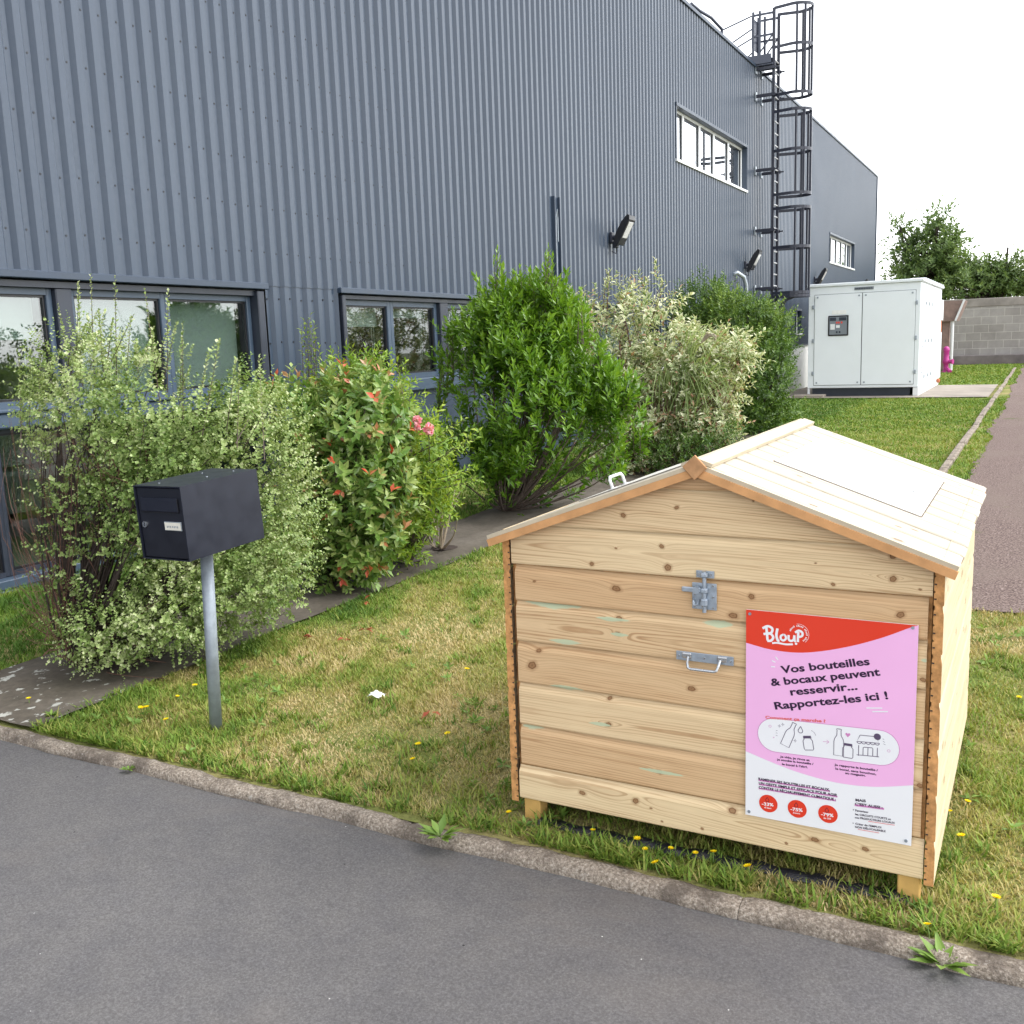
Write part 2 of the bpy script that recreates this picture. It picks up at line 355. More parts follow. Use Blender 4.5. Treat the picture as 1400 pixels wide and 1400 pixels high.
def link(me, name, parent):
    o = bpy.data.objects.new(name, me); col.objects.link(o)
    if parent: o.parent = parent; WORLD[o.name] = WORLD[parent.name]
    else: WORLD[o.name] = Matrix.Identity(4)
    return o
def np_mesh(name, V, T, mat, parent=None, attrs=None, smooth=False, quads=False):
    """mesh from arrays: V (n,3), T (m,3 or 4)"""
    me = bpy.data.meshes.new(name); V = np.asarray(V, np.float32); T = np.asarray(T, np.int32); k = T.shape[1]
    if parent is not None: V = V-np.array(WORLD[parent.name].translation, np.float32)
    me.vertices.add(len(V)); me.vertices.foreach_set('co', V.ravel())
    me.loops.add(T.size); me.loops.foreach_set('vertex_index', T.ravel())
    me.polygons.add(len(T)); me.polygons.foreach_set('loop_start', np.arange(0, T.size, k, dtype=np.int32))
    me.polygons.foreach_set('loop_total', np.full(len(T), k, np.int32))
    if smooth: me.polygons.foreach_set('use_smooth', np.ones(len(T), bool))
    for a, vals in (attrs or {}).items():
        me.attributes.new(a, 'FLOAT', 'POINT').data.foreach_set('value', np.asarray(vals, np.float32))
    me.materials.append(MAT[mat]); me.update(calc_edges=True); me.validate()
    return link(me, name, parent)
def one(name, mats, parent, fn, smooth=False):
    mb = MB(); fn(mb); return mb.build(name, mats, parent, smooth)
def copy_tree(o, parent=None, loc=None):
    c = o.copy(); col.objects.link(c); c.parent = parent
    if loc is not None: c.location = loc
    WORLD[c.name] = Matrix.Translation(c.location)
    for ch in list(o.children): copy_tree(ch, c)
    return c
def nrm(a): return a/np.maximum(np.linalg.norm(a, axis=-1, keepdims=True), 1e-9)
def wob(P, s, seed=0):
    """smooth pseudo noise about -1..1"""
    r = np.random.default_rng(seed); o = 0
    for k in range(5):
        w = r.normal(size=P.shape[1])*s*(1+.55*k); o = o+np.sin(P@w+r.uniform(0, 6.28))/(1+.35*k)
    return o/2.2

def leaf_arrays(P, D, N, L, W, tint, tint_edge=None, droop=.12):
    """5-vertex folded leaves: base, left, mid, right, tip"""
    D = nrm(D); S = nrm(np.cross(D, N)); U = np.cross(S, D); L = L[:, None]; W = W[:, None]
    b = P; mid = P+D*L*.5-U*W*.12; tip = P+D*L-U*L*droop
    l = P+D*L*.48+S*W*.5+U*W*.14; r = P+D*L*.48-S*W*.5+U*W*.14
    V = np.stack([b, l, mid, r, tip], 1).reshape(-1, 3); n = len(P)
    base = (np.arange(n)*5)[:, None, None]
    T = (np.array([[0, 2, 1], [0, 3, 2], [1, 2, 4], [2, 3, 4]])[None]+base).reshape(-1, 3)
    te = tint if tint_edge is None else tint_edge
    A = np.stack([tint, te, tint, te, te], 1).ravel()
    return V, T, A
def shoots_to_leaves(B, D, length, n, L, W, spread=.9, tintf=None, jit=.25, rng=RNG, edge=None, droop=.12):
    """leaves along shoots: B (k,3) base, D (k,3) direction"""
    k = len(B); D = nrm(D); t = (np.arange(n)+.5)/n
    a = nrm(np.cross(D, rng.normal(size=(k, 3)))); c = np.cross(D, a)
    ang = np.arange(n)*2.4+rng.uniform(0, 6.28, (k, 1)); ang = ang+rng.normal(0, .3, ang.shape)
    rad = a[:, None]*np.cos(ang)[..., None]+c[:, None]*np.sin(ang)[..., None]
    P = B[:, None]+D[:, None]*(length[:, None]*t)[..., None]
    up = (1-t*.65)[None, :, None]*spread
    LD = nrm(D[:, None]*(1-up*.55)+rad*up+rng.normal(0, jit, P.shape)*.5)
    NN = nrm(D[:, None]*1.0-rad*.35+np.array([0, 0, .35])+rng.normal(0, .3, P.shape))
    sz = rng.uniform(.65, 1.2, (k, n))*(1-.28*t[None])*rng.uniform(.72, 1.22, (k, 1))
    tint = tintf(k, n, t, P) if tintf else rng.uniform(0, 1, (k, n))
    tint = np.where(tint < .66, np.clip(tint+rng.normal(0, .08, (k, 1)), 0, .68), tint)
    ed = edge(tint) if edge else None
    return leaf_arrays(P.reshape(-1, 3), LD.reshape(-1, 3), NN.reshape(-1, 3), (L*sz).ravel(), (W*sz).ravel(), tint.ravel(), None if ed is None else ed.ravel(), droop)
def cat(parts):
    V, T, A = [], [], []; o = 0
    for v, t, a in parts: V.append(v); T.append(t+o); A.append(a); o += len(v)
    return np.concatenate(V), np.concatenate(T), np.concatenate(A)
class Env:
    """crown volume: ellipsoids given by where the crown stands and how big it is"""
    def __init__(s, ells):
        s.e = []
        for px, py, Y, rx, rz, rd in ells:
            c = at(px, py, Y); k = pxsize(c); s.e.append((c, rx*k, rz*k, rd))
    def sample(s, n, rng, lo=.55, hi=1.0, zmin=.03, low_keep=1.):
        w = np.array([(a*b*d)**(2/3) for _, a, b, d in s.e]); w /= w.sum()
        P, O = [], []
        ids = rng.choice(len(s.e), n, p=w)
        u = nrm(rng.normal(size=(n, 3))); r = rng.uniform(lo**2, hi**2, n)**.5
        for i, (c, a, b, d) in enumerate(s.e):
            m = ids == i; q = u[m]*r[m, None]
            P.append(c+q[:, :1]*RH*a+q[:, 1:2]*FH*d+q[:, 2:]*np.array([0, 0, 1])*b)
            O.append(nrm(u[m][:, :1]*RH/a+u[m][:, 1:2]*FH/d+u[m][:, 2:]*np.array([0, 0, 1])/b))
        P = np.concatenate(P); O = np.concatenate(O); k = P[:, 2] > zmin
        return P[k], O[k]
def branches(mb, base, tips, rng, r0=.012, r1=.002, seg=5, n=4, bend=.12, fork=.35):
    base = np.asarray(base, float)
    for tip in tips:
        tip = np.asarray(tip, float); v = tip-base; side = rng.normal(0, 1, 3)*np.linalg.norm(v)*bend
        pts = []
        for i in range(seg+1):
            t = i/seg; p = base+v*np.array([t**(1+fork), t**(1+fork), t])+side*math.sin(PI*t)*.6; pts.append(p)
        mb.tube(pts, [r0*(1-i/seg)+r1*(i/seg) for i in range(seg+1)], n, caps=False)

# ---------------------------------------------------------------- ground, road, kerbs, lane
def sheet(name, x0, x1, y0, y1, z, mat, nx=1, ny=1, amp=0, seed=0, f=1.5):
    X, Y = np.meshgrid(np.linspace(x0, x1, nx+1), np.linspace(y0, y1, ny+1)); P = np.stack([X.ravel(), Y.ravel()], 1)
    Z = z+(amp*wob(P, f, seed) if amp else 0)*np.ones(len(P))
    i = (np.arange(ny)[:, None]*(nx+1)+np.arange(nx)[None]).ravel(); T = np.stack([i, i+1, i+nx+2, i+nx+1], 1)
    o = np_mesh(name, np.c_[P, Z], T, mat, smooth=True); o['kind'] = 'structure'; return o
sheet('ground', -400, 400, -200, 500, -.06, 'ground')
sheet('road', -40, 40, -40, 2.60, -.03, 'asphalt')
sheet('lawn', -6.44, 30, 2.60, 56, 0, 'soil', 120, 180, .006, 3, 2.2)
# lane with a ragged edge
ys = np.r_[np.linspace(6.08, 14, 60), np.linspace(14.3, 50.4, 90)]
left = -.66+.07*wob(ys[:, None], 1.3, 5)+.035*wob(ys[:, None], 7, 6)-.05*np.clip((ys-20)/20, 0, 1)
V = np.concatenate([np.c_[left, ys, np.full(len(ys), .012)], np.c_[np.full(len(ys), 4.5), ys, np.full(len(ys), .012)]])
n = len(ys); i = np.arange(n-1); o = np_mesh('lane', V, np.stack([i, i+n, i+n+1, i+1], 1), 'lane'); o['kind'] = 'structure'
# worn kerb along the road, cast in lengths with open joints
def kerb(name, x0, x1, joints):
    prof = [(2.548, -.05), (2.550, -.022), (2.556, -.006), (2.565, .003), (2.578, .008), (2.600, .008), (2.616, .004), (2.627, -.02)]
    Vs, Ts = [], []; o = 0; edges = [x0]+joints+[x1]
    for a, b in zip(edges[:-1], edges[1:]):
        xs = np.linspace(a+.0008, b-.0008, max(4, int((b-a)/.022))); m = len(prof)
        X = np.repeat(xs, m); pr = np.tile(np.array(prof), (len(xs), 1))
        P = np.c_[X, pr]; w = wob(P, 16, 11)*.0035+wob(P, 60, 12)*.0022; w2 = wob(P[:, :1], 4, 13)*.008
        k = (pr[:, 1] > -.04)
        P[:, 1] += (w*1.1+w2*(pr[:, 0] < 2.57))*k; P[:, 2] += (w+.3*w2)*k
        endd = np.minimum(X-a, b-X); P[:, 2] -= .004*np.exp(-(endd/.010)**2)*k
        Vs.append(P); i = (np.arange(len(xs)-1)[:, None]*m+np.arange(m-1)[None]).ravel()
        Ts.append(np.stack([i, i+m, i+m+1, i+1], 1)+o); o += len(P)
    r = np_mesh(name, np.concatenate(Vs), np.concatenate(Ts), 'kerb', smooth=True); r['kind'] = 'structure'
kerb('kerb', -9, 4, [-8.0, -6.9, -5.75, -4.6, -3.55, -2.72, -1.83, -.69, .45, 1.6, 2.75])
def edging():
    mb = MB(); y = 7.0
    while y < 44:
        L = 1.0; r = random.uniform(-.012, .012); z = .055+random.uniform(-.01, .01)
        mb.box(-.975+r, -.885+r, y+.006, y+L-.006, -.03, z, 0, .012); y += L
    return mb.build('path_edging', 'kerb')
edging()['kind'] = 'structure'
sheet('slab', -6.30, -1.07, 25.75, 31.5, .03, 'slab')
def mat_sheet():
    nx, ny = 34, 420; xs = np.linspace(-4.76, -3.86, nx+1); yy = np.linspace(2.63, 17, ny+1)
    X, Y = np.meshgrid(xs, yy); P = np.stack([X.ravel(), Y.ravel()], 1)
    Z = .016+.006*wob(P, 3.2, 21)+.004*wob(P*np.array([6, 1]), 2.2, 22)
    fold = -4.22+.03*np.sin(P[:, 1]*.9); Z += .008*np.exp(-((P[:, 0]-fold)/.012)**2)
    e = wob(P[:, 1:], 3, 23)*.02; Xe = P[:, 0]+e*np.where(P[:, 0] > -4.1, 1, .4)
    i = (np.arange(ny)[:, None]*(nx+1)+np.arange(nx)[None]).ravel()
    V = np.c_[Xe, P[:, 1]-0, np.maximum(Z, .007)]
    o = np_mesh('weed_mat', V-np.array([0, 2.63, 0]), np.stack([i, i+1, i+nx+2, i+nx+1], 1), 'mat', smooth=True)
    o.location = (0, 2.63, 0); o['kind'] = 'structure'
mat_sheet()

# ---------------------------------------------------------------- grass
def blades(P, h, w, tint, rng, lean=.75):
    n = len(P); a = rng.uniform(0, 2*PI, n); d = np.c_[np.cos(a), np.sin(a), np.zeros(n)]; s = np.c_[-np.sin(a), np.cos(a), np.zeros(n)]
    ln = (h*rng.uniform(.2, 1, n)*lean)[:, None]; hz = (h*rng.uniform(.55, 1, n))[:, None]; w = w[:, None]; Z = np.array([0, 0, 1.])
    V = np.stack([P-s*w*.5, P+s*w*.5, P+d*ln*.4+Z*hz*.62-s*w*.42, P+d*ln*.4+Z*hz*.62+s*w*.42, P+d*ln+Z*hz], 1).reshape(-1, 3)
    b = (np.arange(n)*5)[:, None, None]; T = (np.array([[0, 1, 3], [0, 3, 2], [2, 3, 4]])[None]+b).reshape(-1, 3)
    return V, T, np.repeat(tint, 5)
def lawn_tint(P, rng, dry=0.):
    q = P[:, :2]; am = np.clip(1.6-P[:, 1]/9, .25, 1); v = .48+dry+am*(.36*wob(q, 2.0, 31)+.26*wob(q, 7.5, 32))+rng.normal(0, .13, len(P))
    near = np.clip((3.3-P[:, 0]*0-P[:, 1])/1., 0, 1)*np.clip((-1.6-P[:, 0])/1.2, 0, 1); v -= .12*near   # greener by the mailbox
    v -= .25*np.clip((P[:, 0]*-1-3.5)/.35, 0, 1)                                       # greener along the mat
    return v
def lawn(name, regions, seed, label=None):
    rng = np.random.default_rng(seed); parts = []
    for x0, x1, y0, y1, dens, h, w, dry in regions:
        n = int((x1-x0)*(y1-y0)*dens); P = np.c_[rng.uniform(x0, x1, n), rng.uniform(y0, y1, n), np.zeros(n)]
        edge = -3.87+.035*wob(P[:, 1:2], 5, 41)
        k = ~((P[:, 0] > -4.75) & (P[:, 0] < edge) & (P[:, 1] < 17))
        k &= ~((P[:, 0] > -.975) & (P[:, 0] < -.885) & (P[:, 1] > 7) & (P[:, 1] < 44))
        el = -.66+.07*wob(P[:, 1:2], 1.3, 5)+.035*wob(P[:, 1:2], 7, 6)-.05*np.clip((P[:, 1]-20)/20, 0, 1)+.03
        k &= ~((P[:, 0] > el) & (P[:, 1] > 6.1)); k &= ~((P[:, 0] < -1.07) & (P[:, 1] > 25.7) & (P[:, 1] < 31.55))
        P = P[k]; v = lawn_tint(P, rng, dry)
        thin = rng.uniform(0, 1, len(P)) < np.clip(1.35-.75*np.clip(v-.35, 0, 1), .3, 1); P = P[thin]; v = v[thin]
        clump = 1+.45*wob(P[:, :2], 11, 43)
        hh = h*rng.uniform(.45, 1.15, len(P))*np.clip(1.25-.55*v, .5, 1.3)*np.clip(clump, .5, 1.6)
        parts.append(blades(P, hh, w*rng.uniform(.7, 1.3, len(P)), np.clip(v, 0, 1), rng, 1.15))
    V, T, A = cat(parts); o = np_mesh(name, V, T, 'grass', attrs={'tint': A}); tag(o, label, 'grass', kind='stuff'); return o
lawn('lawn_grass', [(.9, 3.0, 2.64, 6.1, 4500, .034, .007, .08), (-4.15, .9, 2.64, 4.2, 15000, .030, .0042, .10), (-4.15, .9, 4.2, 6.1, 9500, .032, .005, .12), (-6.42, -4.7, 2.64, 7, 6500, .045, .006, -.02),
                    (-4.8, -.6, 6.1, 10, 3600, .04, .008, .0), (-6.42, -4.7, 7, 12, 1500, .05, .009, -.1), (-6.42, -.6, 10, 17, 1500, .04, .012, -.12),
                    (-6.42, -.6, 17, 25.8, 800, .04, .02, -.2), (-6.42, -.4, 31.5, 50, 260, .05, .035, -.2)], 51,
     'short mown grass of the lawn, green with dry straw patches')
# taller tufts and flat weed leaves among the grass by the kerb
def tufts():
    rng = np.random.default_rng(52); parts = []
    C = np.c_[rng.uniform(-4.0, .8, 200), 2.63+np.abs(rng.normal(0, .5, 200)), np.zeros(200)]
    C2 = np.c_[rng.uniform(-4.1, .8, 260), rng.uniform(2.64, 6, 260), np.zeros(260)]; C = np.r_[C, C2]
    C3 = np.c_[rng.uniform(-4.0, .8, 170), rng.uniform(2.638, 2.69, 170), np.zeros(170)]; C = np.r_[C, C3]
    for c in C:
        m = rng.integers(10, 34); P = c+np.c_[rng.normal(0, .022, (m, 2)), np.zeros(m)]
        P[:, 1] = np.maximum(P[:, 1], 2.637)
        P = P[P[:, 0] > -3.88]
        if not len(P): continue
        m = len(P)
        parts.append(blades(P, rng.uniform(.03, .065, m)*rng.uniform(.7, 1.1), rng.uniform(.004, .0085, m), np.clip(rng.normal(.3, .12, m)+rng.normal(0, .1), 0, 1), rng, 1.3))
    V, T, A = cat(parts); o = np_mesh('grass_tufts', V, T, 'grass', attrs={'tint': A}); tag(o, 'longer green grass tufts and coarse blades scattered over the lawn', 'grass', kind='stuff')
    parts = []
    C = np.c_[rng.uniform(-4.0, .8, 420), rng.uniform(2.65, 6, 420), np.full(420, .012)]
    k = wob(C[:, :2], 3, 60) > -.1; C = C[k]; C = C[C[:, 0] > -3.85]
    D = rng.normal(size=(len(C), 3)); D[:, 2] = np.abs(D[:, 2])+1.2
    parts.append(shoots_to_leaves(C, D, np.full(len(C), .012), 7, .045, .017, 1.5, lambda k, n, t, P: rng.uniform(0, 1, (k, n)), rng=rng))
    V, T, A = cat(parts); o = np_mesh('lawn_weeds', V, T, 'weed', attrs={'tint': A}); tag(o, 'broad leaved low weeds growing through the lawn', 'weeds', kind='stuff')
tufts()

# ---------------------------------------------------------------- the big metal-clad building
WX = -6.45; TOP = 8.02; Y0, Y1 = -6.0, 45.3
bld = thing('industrial_building', 'long two storey building clad in slate blue ribbed metal with ribbon windows', 'building', (WX, 12, 0))
BANKS = [(2.2, 7.22, 0.0, 2.21), (8.41, 18.11, 1.10, 2.21), (19.25, 22.6, 1.36, 2.2)]
UP = [(19.20, 24.42, 5.06, 6.06), (34.98, 39.95, 4.0, 4.92), (29.98, 30.75, 1.66, 2.35)]
def clad(mb):
    p = .165; xo = WX
    def zint(y, base0):
        iv = [(base0, TOP)]
        for a, b, c, d in BANKS+UP:
            if a-.02 < y < b+.02:
                nw = []
                for lo, hi in iv:
                    if d <= lo or c >= hi: nw.append((lo, hi)); continue
                    if c > lo: nw.append((lo, c))
                    if d < hi: nw.append((d, hi))
                iv = nw
        return iv
    prof = [(0, 0), (.058, 0), (.088, -.035), (.135, -.035), (.165, 0)]
    y = Y0+.01; k = 0
    while y < Y1-.17:
        for (a, da), (b, db) in zip(prof[:-1], prof[1:]):
            ya, yb = y+a, y+b
            base = .02 if ya < 8.45 else 1.33
            if 8.41 < ya < 18.1: base = 1.1
            for lo, hi in zint((ya+yb)/2, base):
                cuts = [lo]+[c for c in (2.24, ) if lo < c-.05 and hi > c+.05]+[hi]
                for c0, c1 in zip(cuts[:-1], cuts[1:]):
                    off = .006 if c0 >= 2.2 else 0
                    mb.add([(xo+da+off, ya, c0), (xo+db+off, yb, c0), (xo+db+off, yb, c1), (xo+da+off, ya, c1)], [(0, 1, 2, 3)])
        yc = y+.112+.0
        if yc < 17:
            z = 2.54-.415*4; r = random.Random(k)
            while z < TOP:
                zz = z+r.uniform(-.012, .012); yr = yc+r.uniform(-.006, .006)
                if any(lo+.05 < zz < hi-.05 for lo, hi in zint(yc, .02 if yc < 8.4 else 1.33)):
                    pts = [(xo-.026, yr+.0085*math.cos(t*PI/3), zz+.0085*math.sin(t*PI/3)) for t in range(6)]; q = [(x-.018, yy, z2) for x, yy, z2 in pts]
                    mb.add(pts+q, [(0, 1, 2, 3, 4, 5)]+[(i, i+6, (i+1) % 6+6, (i+1) % 6) for i in range(6)], 1)
                z += .415
        y += p; k += 1
one('cladding', ['clad', 'screw'], bld, clad)
def body(mb):
    mb.box(-40, WX-.35, Y0, Y1-.02, 2.75, TOP-.06)
    mb.box(-40, -10.2, Y0, Y1-.02, 0, 2.75)
    mb.box(-10.2, WX-.06, Y1-.14, Y1-.02, 0, 2.75); mb.box(WX-.35, WX-.05, Y1-.14, Y1-.02, 2.75, TOP-.06)
one('body', 'trim', bld, body)
def trim(mb):
    mb.box(WX-.06, WX+.035, Y0, Y1, TOP, TOP+.075, 0, .006); mb.box(WX-.05, WX+.03, Y1-.015, Y1+.02, 1.3, TOP, 0)
    for a, b, c, d in BANKS: mb.box(WX-.06, WX+.05, a-.05, b+.05, d-.008, d+.05, 0, .006)
    mb.box(WX-.06, WX+.02, 18.25, Y1, 1.315, 1.345, 0)
    for a, b in ((7.22, 8.41), ): mb.box(WX-.02, WX+.02, a, b, 0, .03, 0)
one('roof_trim', 'trim', bld, trim)
one('plinth', 'plinth', bld, lambda mb: mb.box(WX-.2, WX-.02, 18.2, Y1, 0, 1.313))
def room(mb):
    mb.box(-10.2, -10.1, Y0, 23.5, 0, 2.7); mb.box(-10.1, WX-.5, Y0, 23.5, 2.6, 2.7); mb.box(-10.1, WX-.14, Y0, 23.5, .01, .06, 1)
    mb.box(-7.6, -7.55, 3.3, 4.2, .1, 1.05, 2); mb.box(-7.9, -7.5, 4.5, 5.9, .68, .72, 2); mb.box(-7.7, -7.66, 4.9, 5.6, .75, 1.2, 2); mb.box(-8.6, -8.55, 2.3, 3.4, .2, 1.9, 2); mb.box(-8.6, -8.55, 5.2, 6.8, .2, 2.0, 2)
    for y in (-5.95, 7.75, 13.5, 18.6, 23.4): mb.box(-10.1, WX-.14, y, y+.08, .06, 2.6)
one('room', ['room', 'room_floor', 'blind'], bld, room)
def window(parent, y0, y1, z0, z1, fr=.06, frame='frame_blue', glass='glass', depth=.10, blind=0, label=None, gap=0):
    xf = WX-depth
    def f(mb):
        mb.box(xf-.03, xf+.035, y0, y0+fr, z0, z1, 0, .006); mb.box(xf-.03, xf+.035, y1-fr, y1, z0, z1, 0, .006)
        mb.box(xf-.03, xf+.033, y0+fr, y1-fr, z1-fr, z1, 0); mb.box(xf-.03, xf+.033, y0+fr, y1-fr, z0, z0+fr, 0)
        # dark rubber seal
        for a, b, c, d in ((y0+fr, y0+fr+.018, z0+fr, z1-fr), (y1-fr-.018, y1-fr, z0+fr, z1-fr), (y0+fr+.018, y1-fr-.018, z1-fr-.018, z1-fr), (y0+fr+.018, y1-fr-.018, z0+fr, z0+fr+.018)):
            mb.box(xf-.02, xf+.012, a, b, c, d, 1)
    w = one('window', [frame, 'plastic_black'], parent, f)
    if label: w['label'] = label
    one('pane', glass, w, lambda mb: mb.box(xf-.012, xf-.004, y0+fr+.004, y1-fr-.004, z0+fr+.004, z1-fr-.004))
    if blind:
        def b(mb):
            mb.box(xf-.11, xf-.10, y0+fr+.01, y1-fr-.03, z1-fr-blind, z1-fr); mb.box(xf-.115, xf-.095, y0+fr+.01, y1-fr-.03, z1-fr-blind-.02, z1-fr-blind)
            for q in (.10, .14): mb.box(xf-.10, xf-.096, y1-fr-q, y1-fr-q+.006, z0+.2, z1-fr-blind)
        one('blind', 'blind', w, b)
    return w
# first bank: upper lights over a blue transom, glazing to the floor below
b1 = one('window_surround', ['frame_dark', 'frame_blue'], bld, lambda mb: (
    mb.box(WX-.20, WX+.03, 7.13, 7.22, 0.03, 2.19, 0, .008), mb.box(WX-.20, WX-.01, 2.2, 7.13, 2.145, 2.19, 0),
    mb.box(WX-.14, WX-.02, 5.02, 5.16, 1.24, 2.145, 0, .008), mb.box(WX-.16, WX+.03, 2.2, 7.13, 1.15, 1.26, 1, .012), mb.box(WX-.16, WX+.05, 2.2, 7.13, 1.262, 1.285, 1, .006),
    mb.box(WX-.14, WX+.03, 2.2, 7.13, .02, .085, 1, .006), mb.box(WX-.1, WX+.07, 2.2, 7.2, -.02, .018, 1, .004)))
for a, b, bl in ((3.1, 4.08, .3), (4.08, 5.02, .3), (5.16, 6.10, .74), (6.10, 7.13, .74)): window(bld, a, b, 1.285, 2.145, .05, blind=bl)
for a, b in ((2.2, 3.2), (3.2, 4.42), (4.42, 5.75), (5.75, 7.13)): window(bld, a, b, .087, 1.15, .035, 'frame_dark')
b2 = one('window_surround', ['frame_dark', 'frame_blue'], bld, lambda mb: (
    mb.box(WX-.18, WX+.02, 8.41, 8.47, 1.12, 2.19, 0, .008), mb.box(WX-.18, WX-.012, 8.47, 18.05, 2.15, 2.19, 0), mb.box(WX-.18, WX+.02, 18.05, 18.11, 1.12, 2.19, 0, .008),
    mb.box(WX-.14, WX-.01, 10.36, 10.54, 1.27, 2.15, 0, .008), mb.box(WX-.14, WX-.01, 12.6, 12.78, 1.27, 2.15, 0, .008), mb.box(WX-.14, WX-.01, 15.2, 15.38, 1.27, 2.15, 0, .008),
    mb.box(WX-.16, WX+.03, 8.47, 18.05, 1.13, 1.268, 1, .01)))
for a, b, bl in ((8.47, 9.38, .20), (9.38, 10.36, .10), (10.54, 11.6, .12), (11.6, 12.6, .12), (12.78, 14., .7), (14., 15.2, .75), (15.38, 16.7, .75), (16.7, 18.05, .72)):
    window(bld, a, b, 1.27, 2.15, .06, blind=bl)
one('sill_panel', 'trim', bld, lambda mb: mb.box(WX-.1, WX-.03, 8.41, 18.11, .02, 1.128))
window(bld, 19.3, 20.9, 1.38, 2.18, .06, 'frame_dark', blind=.1); window(bld, 20.9, 22.55, 1.38, 2.18, .06, 'frame_dark', blind=.35)
for a_, b_ in ((18.11, 19.25), (22.6, 23.2)): one('wall_pier', 'trim', bld, lambda mb: mb.box(WX-.15, WX-.03, a_, b_, 1.345, 2.2))
# upper strip windows
def strip(y0, y1, z0, z1, cuts, sill):
    one('window_reveal', ['trim', 'white_metal'], bld, lambda mb: (
        mb.box(WX-.30, WX+.03, y0-.03, y1+.03, z1, z1+.06), mb.box(WX-.30, WX+.02, y1, y1+.03, z0, z1), mb.box(WX-.30, WX+.02, y0-.03, y0, z0, z1), mb.box(WX-.30, WX+.04, y0-.03, y1+.03, z0-.05, z0, 1)))
    e = [y0]+[y0+(y1-y0)*c for c in cuts]+[y1]
    for a, b in zip(e[:-1], e[1:]): window(bld, a, b, z0, z1, .05, 'white_metal', 'glass_up', .14)
strip(19.22, 24.40, 5.07, 6.05, (.15, .36, .56, .78), True)
strip(35.0, 39.93, 4.01, 4.91, (.2, .4, .6, .8), True)
strip(30.0, 30.73, 1.68, 2.33, (), True)
# rail and pipe on the roof edge beside the ladder
def roofrail(mb):
    P = lambda px, py, Y: at(px, py, Y)
    for a, b in (((1028, 22), (986, 42)), ((1028, 40), (1002, 58)), ((1034, 49), (1006, 66)), ((1030, 71), (1020, 80))): mb.tube([P(*a, 25.3), P(*b, 25.25)], .018, 6)
one('roof_rail', 'slate_steel', bld, roofrail)
one('roof_pipe', 'slate_steel', bld, lambda mb: mb.tube([at(945, 5, 22.5), at(957, 15, 22.9), at(972, 24, 23.3), at(987, 40, 23.8), at(987, 47, 23.8)], .035, 8))

# ---------------------------------------------------------------- caged ladder
lad = thing('caged_ladder', 'tall dark metal ladder in a round safety cage fixed to the wall', 'ladder', (-6.02, 25.5, 0))
LX, LY0, LY1 = -6.02, 25.26, 25.75
for y in (LY0, LY1): one('rail', 'dark_steel', lad, lambda mb: mb.box(LX-.035, LX+.035, y-.03, y+.03, .6, 9.32, 0, .006))
rg = one('rung', 'rung', lad, lambda mb: mb.tube([(LX, LY0+.03, .9), (LX, LY1-.03, .9)], .018, 8))
for k in range(1, 27):
    c = rg.copy(); col.objects.link(c); c.parent = lad; c.location = (0, 0, .2795*k)
def hoop(z):
    yc = (LY0+LY1)/2; pts = [(LX+.02, LY0-.02, z)]
    for i in range(13):
        a = -PI/2+PI*i/12; pts.append((LX+.46+.40*math.cos(a), yc+.36*math.sin(a), z))
    pts.append((LX+.02, LY1+.02, z))
    def f(mb):
        for dz in (-.03, .03): pass
        vs = []; 
        for x, y, zz in pts:
            d = Vector((x-(LX+.3), y-yc, 0)); d.normalize(); q = Vector((x, y, 0))
            for r, h in ((0, -.035), (0, .035), (.014, .035), (.014, -.035)): vs.append(q+d*r+Vector((0, 0, zz+h)))
        fs = [(i*4+j, i*4+(j+1) % 4, i*4+4+(j+1) % 4, i*4+4+j) for i in range(len(pts)-1) for j in range(4)]
        mb.add(vs, fs)
    return one('hoop', 'dark_steel', lad, f)
for z in (9.30, 8.42, 7.33, 6.95, 6.04, 5.02, 4.69, 3.76, 2.66, 2.58): hoop(z)
for z0, z1 in ((7.30, 9.33), (5.0, 6.98), (2.6, 4.72)):
    for i in (1, 3, 6, 9, 11):
        a = -PI/2+PI*i/12; x, y = LX+.46+.385*math.cos(a), (LY0+LY1)/2+.345*math.sin(a)
        one('cage_bar', 'dark_steel', lad, lambda mb: mb.box(x-.024, x+.024, y-.024, y+.024, z0, z1))
for z in (7.98, 7.36, 5.63, 4.2, 2.79):
    for y in (LY0-.05, LY1+.05):
        def br(mb):
            mb.box(WX+.005, LX+.06, y-.025, y+.025, z-.035, z+.035); mb.box(WX+.003, WX+.03, y-.06, y+.06, z-.10, z+.10, 1); mb.box(LX+.02, LX+.14, y-.02, y+.02, z-.015, z+.015)
        one('bracket', ['dark_steel', 'galv'], lad, br)
one('platform', 'slate_steel', lad, lambda mb: (mb.box(-6.75, LX-.04, LY0-.1, LY1+.1, 8.17, 8.20), mb.box(-6.75, LX-.04, LY0-.12, LY0-.10, 8.08, 8.28), mb.box(-6.75, LX-.04, LY1+.1, LY1+.12, 8.08, 8.28), mb.tube([(-6.42, LY0-.1, 8.05), (LX, LY0-.1, 8.05)], .02)))
def guard(mb):
    for y in (LY0, LY1):
        for x in (-6.52, -6.36): mb.box(x-.025, x+.025, y-.025, y+.025, 8.2, 9.30)
        for z in (9.22, 8.74): mb.box(-6.52, LX, y-.018, y+.018, z-.022, z+.022)
        mb.tube([(-6.45, y, 8.25), (LX-.02, y, 8.75)], .022, 4)
    mb.box(-6.56, -6.54, LY0, LY1, 8.5, 9.2)
one('guard_rail', 'slate_steel', lad, guard)
one('anti_climb_panel', 'dark_steel', lad, lambda mb: mb.box(LX-.1, LX-.05, LY0-.2, LY1+.1, .9, 2.55, 0, .01))
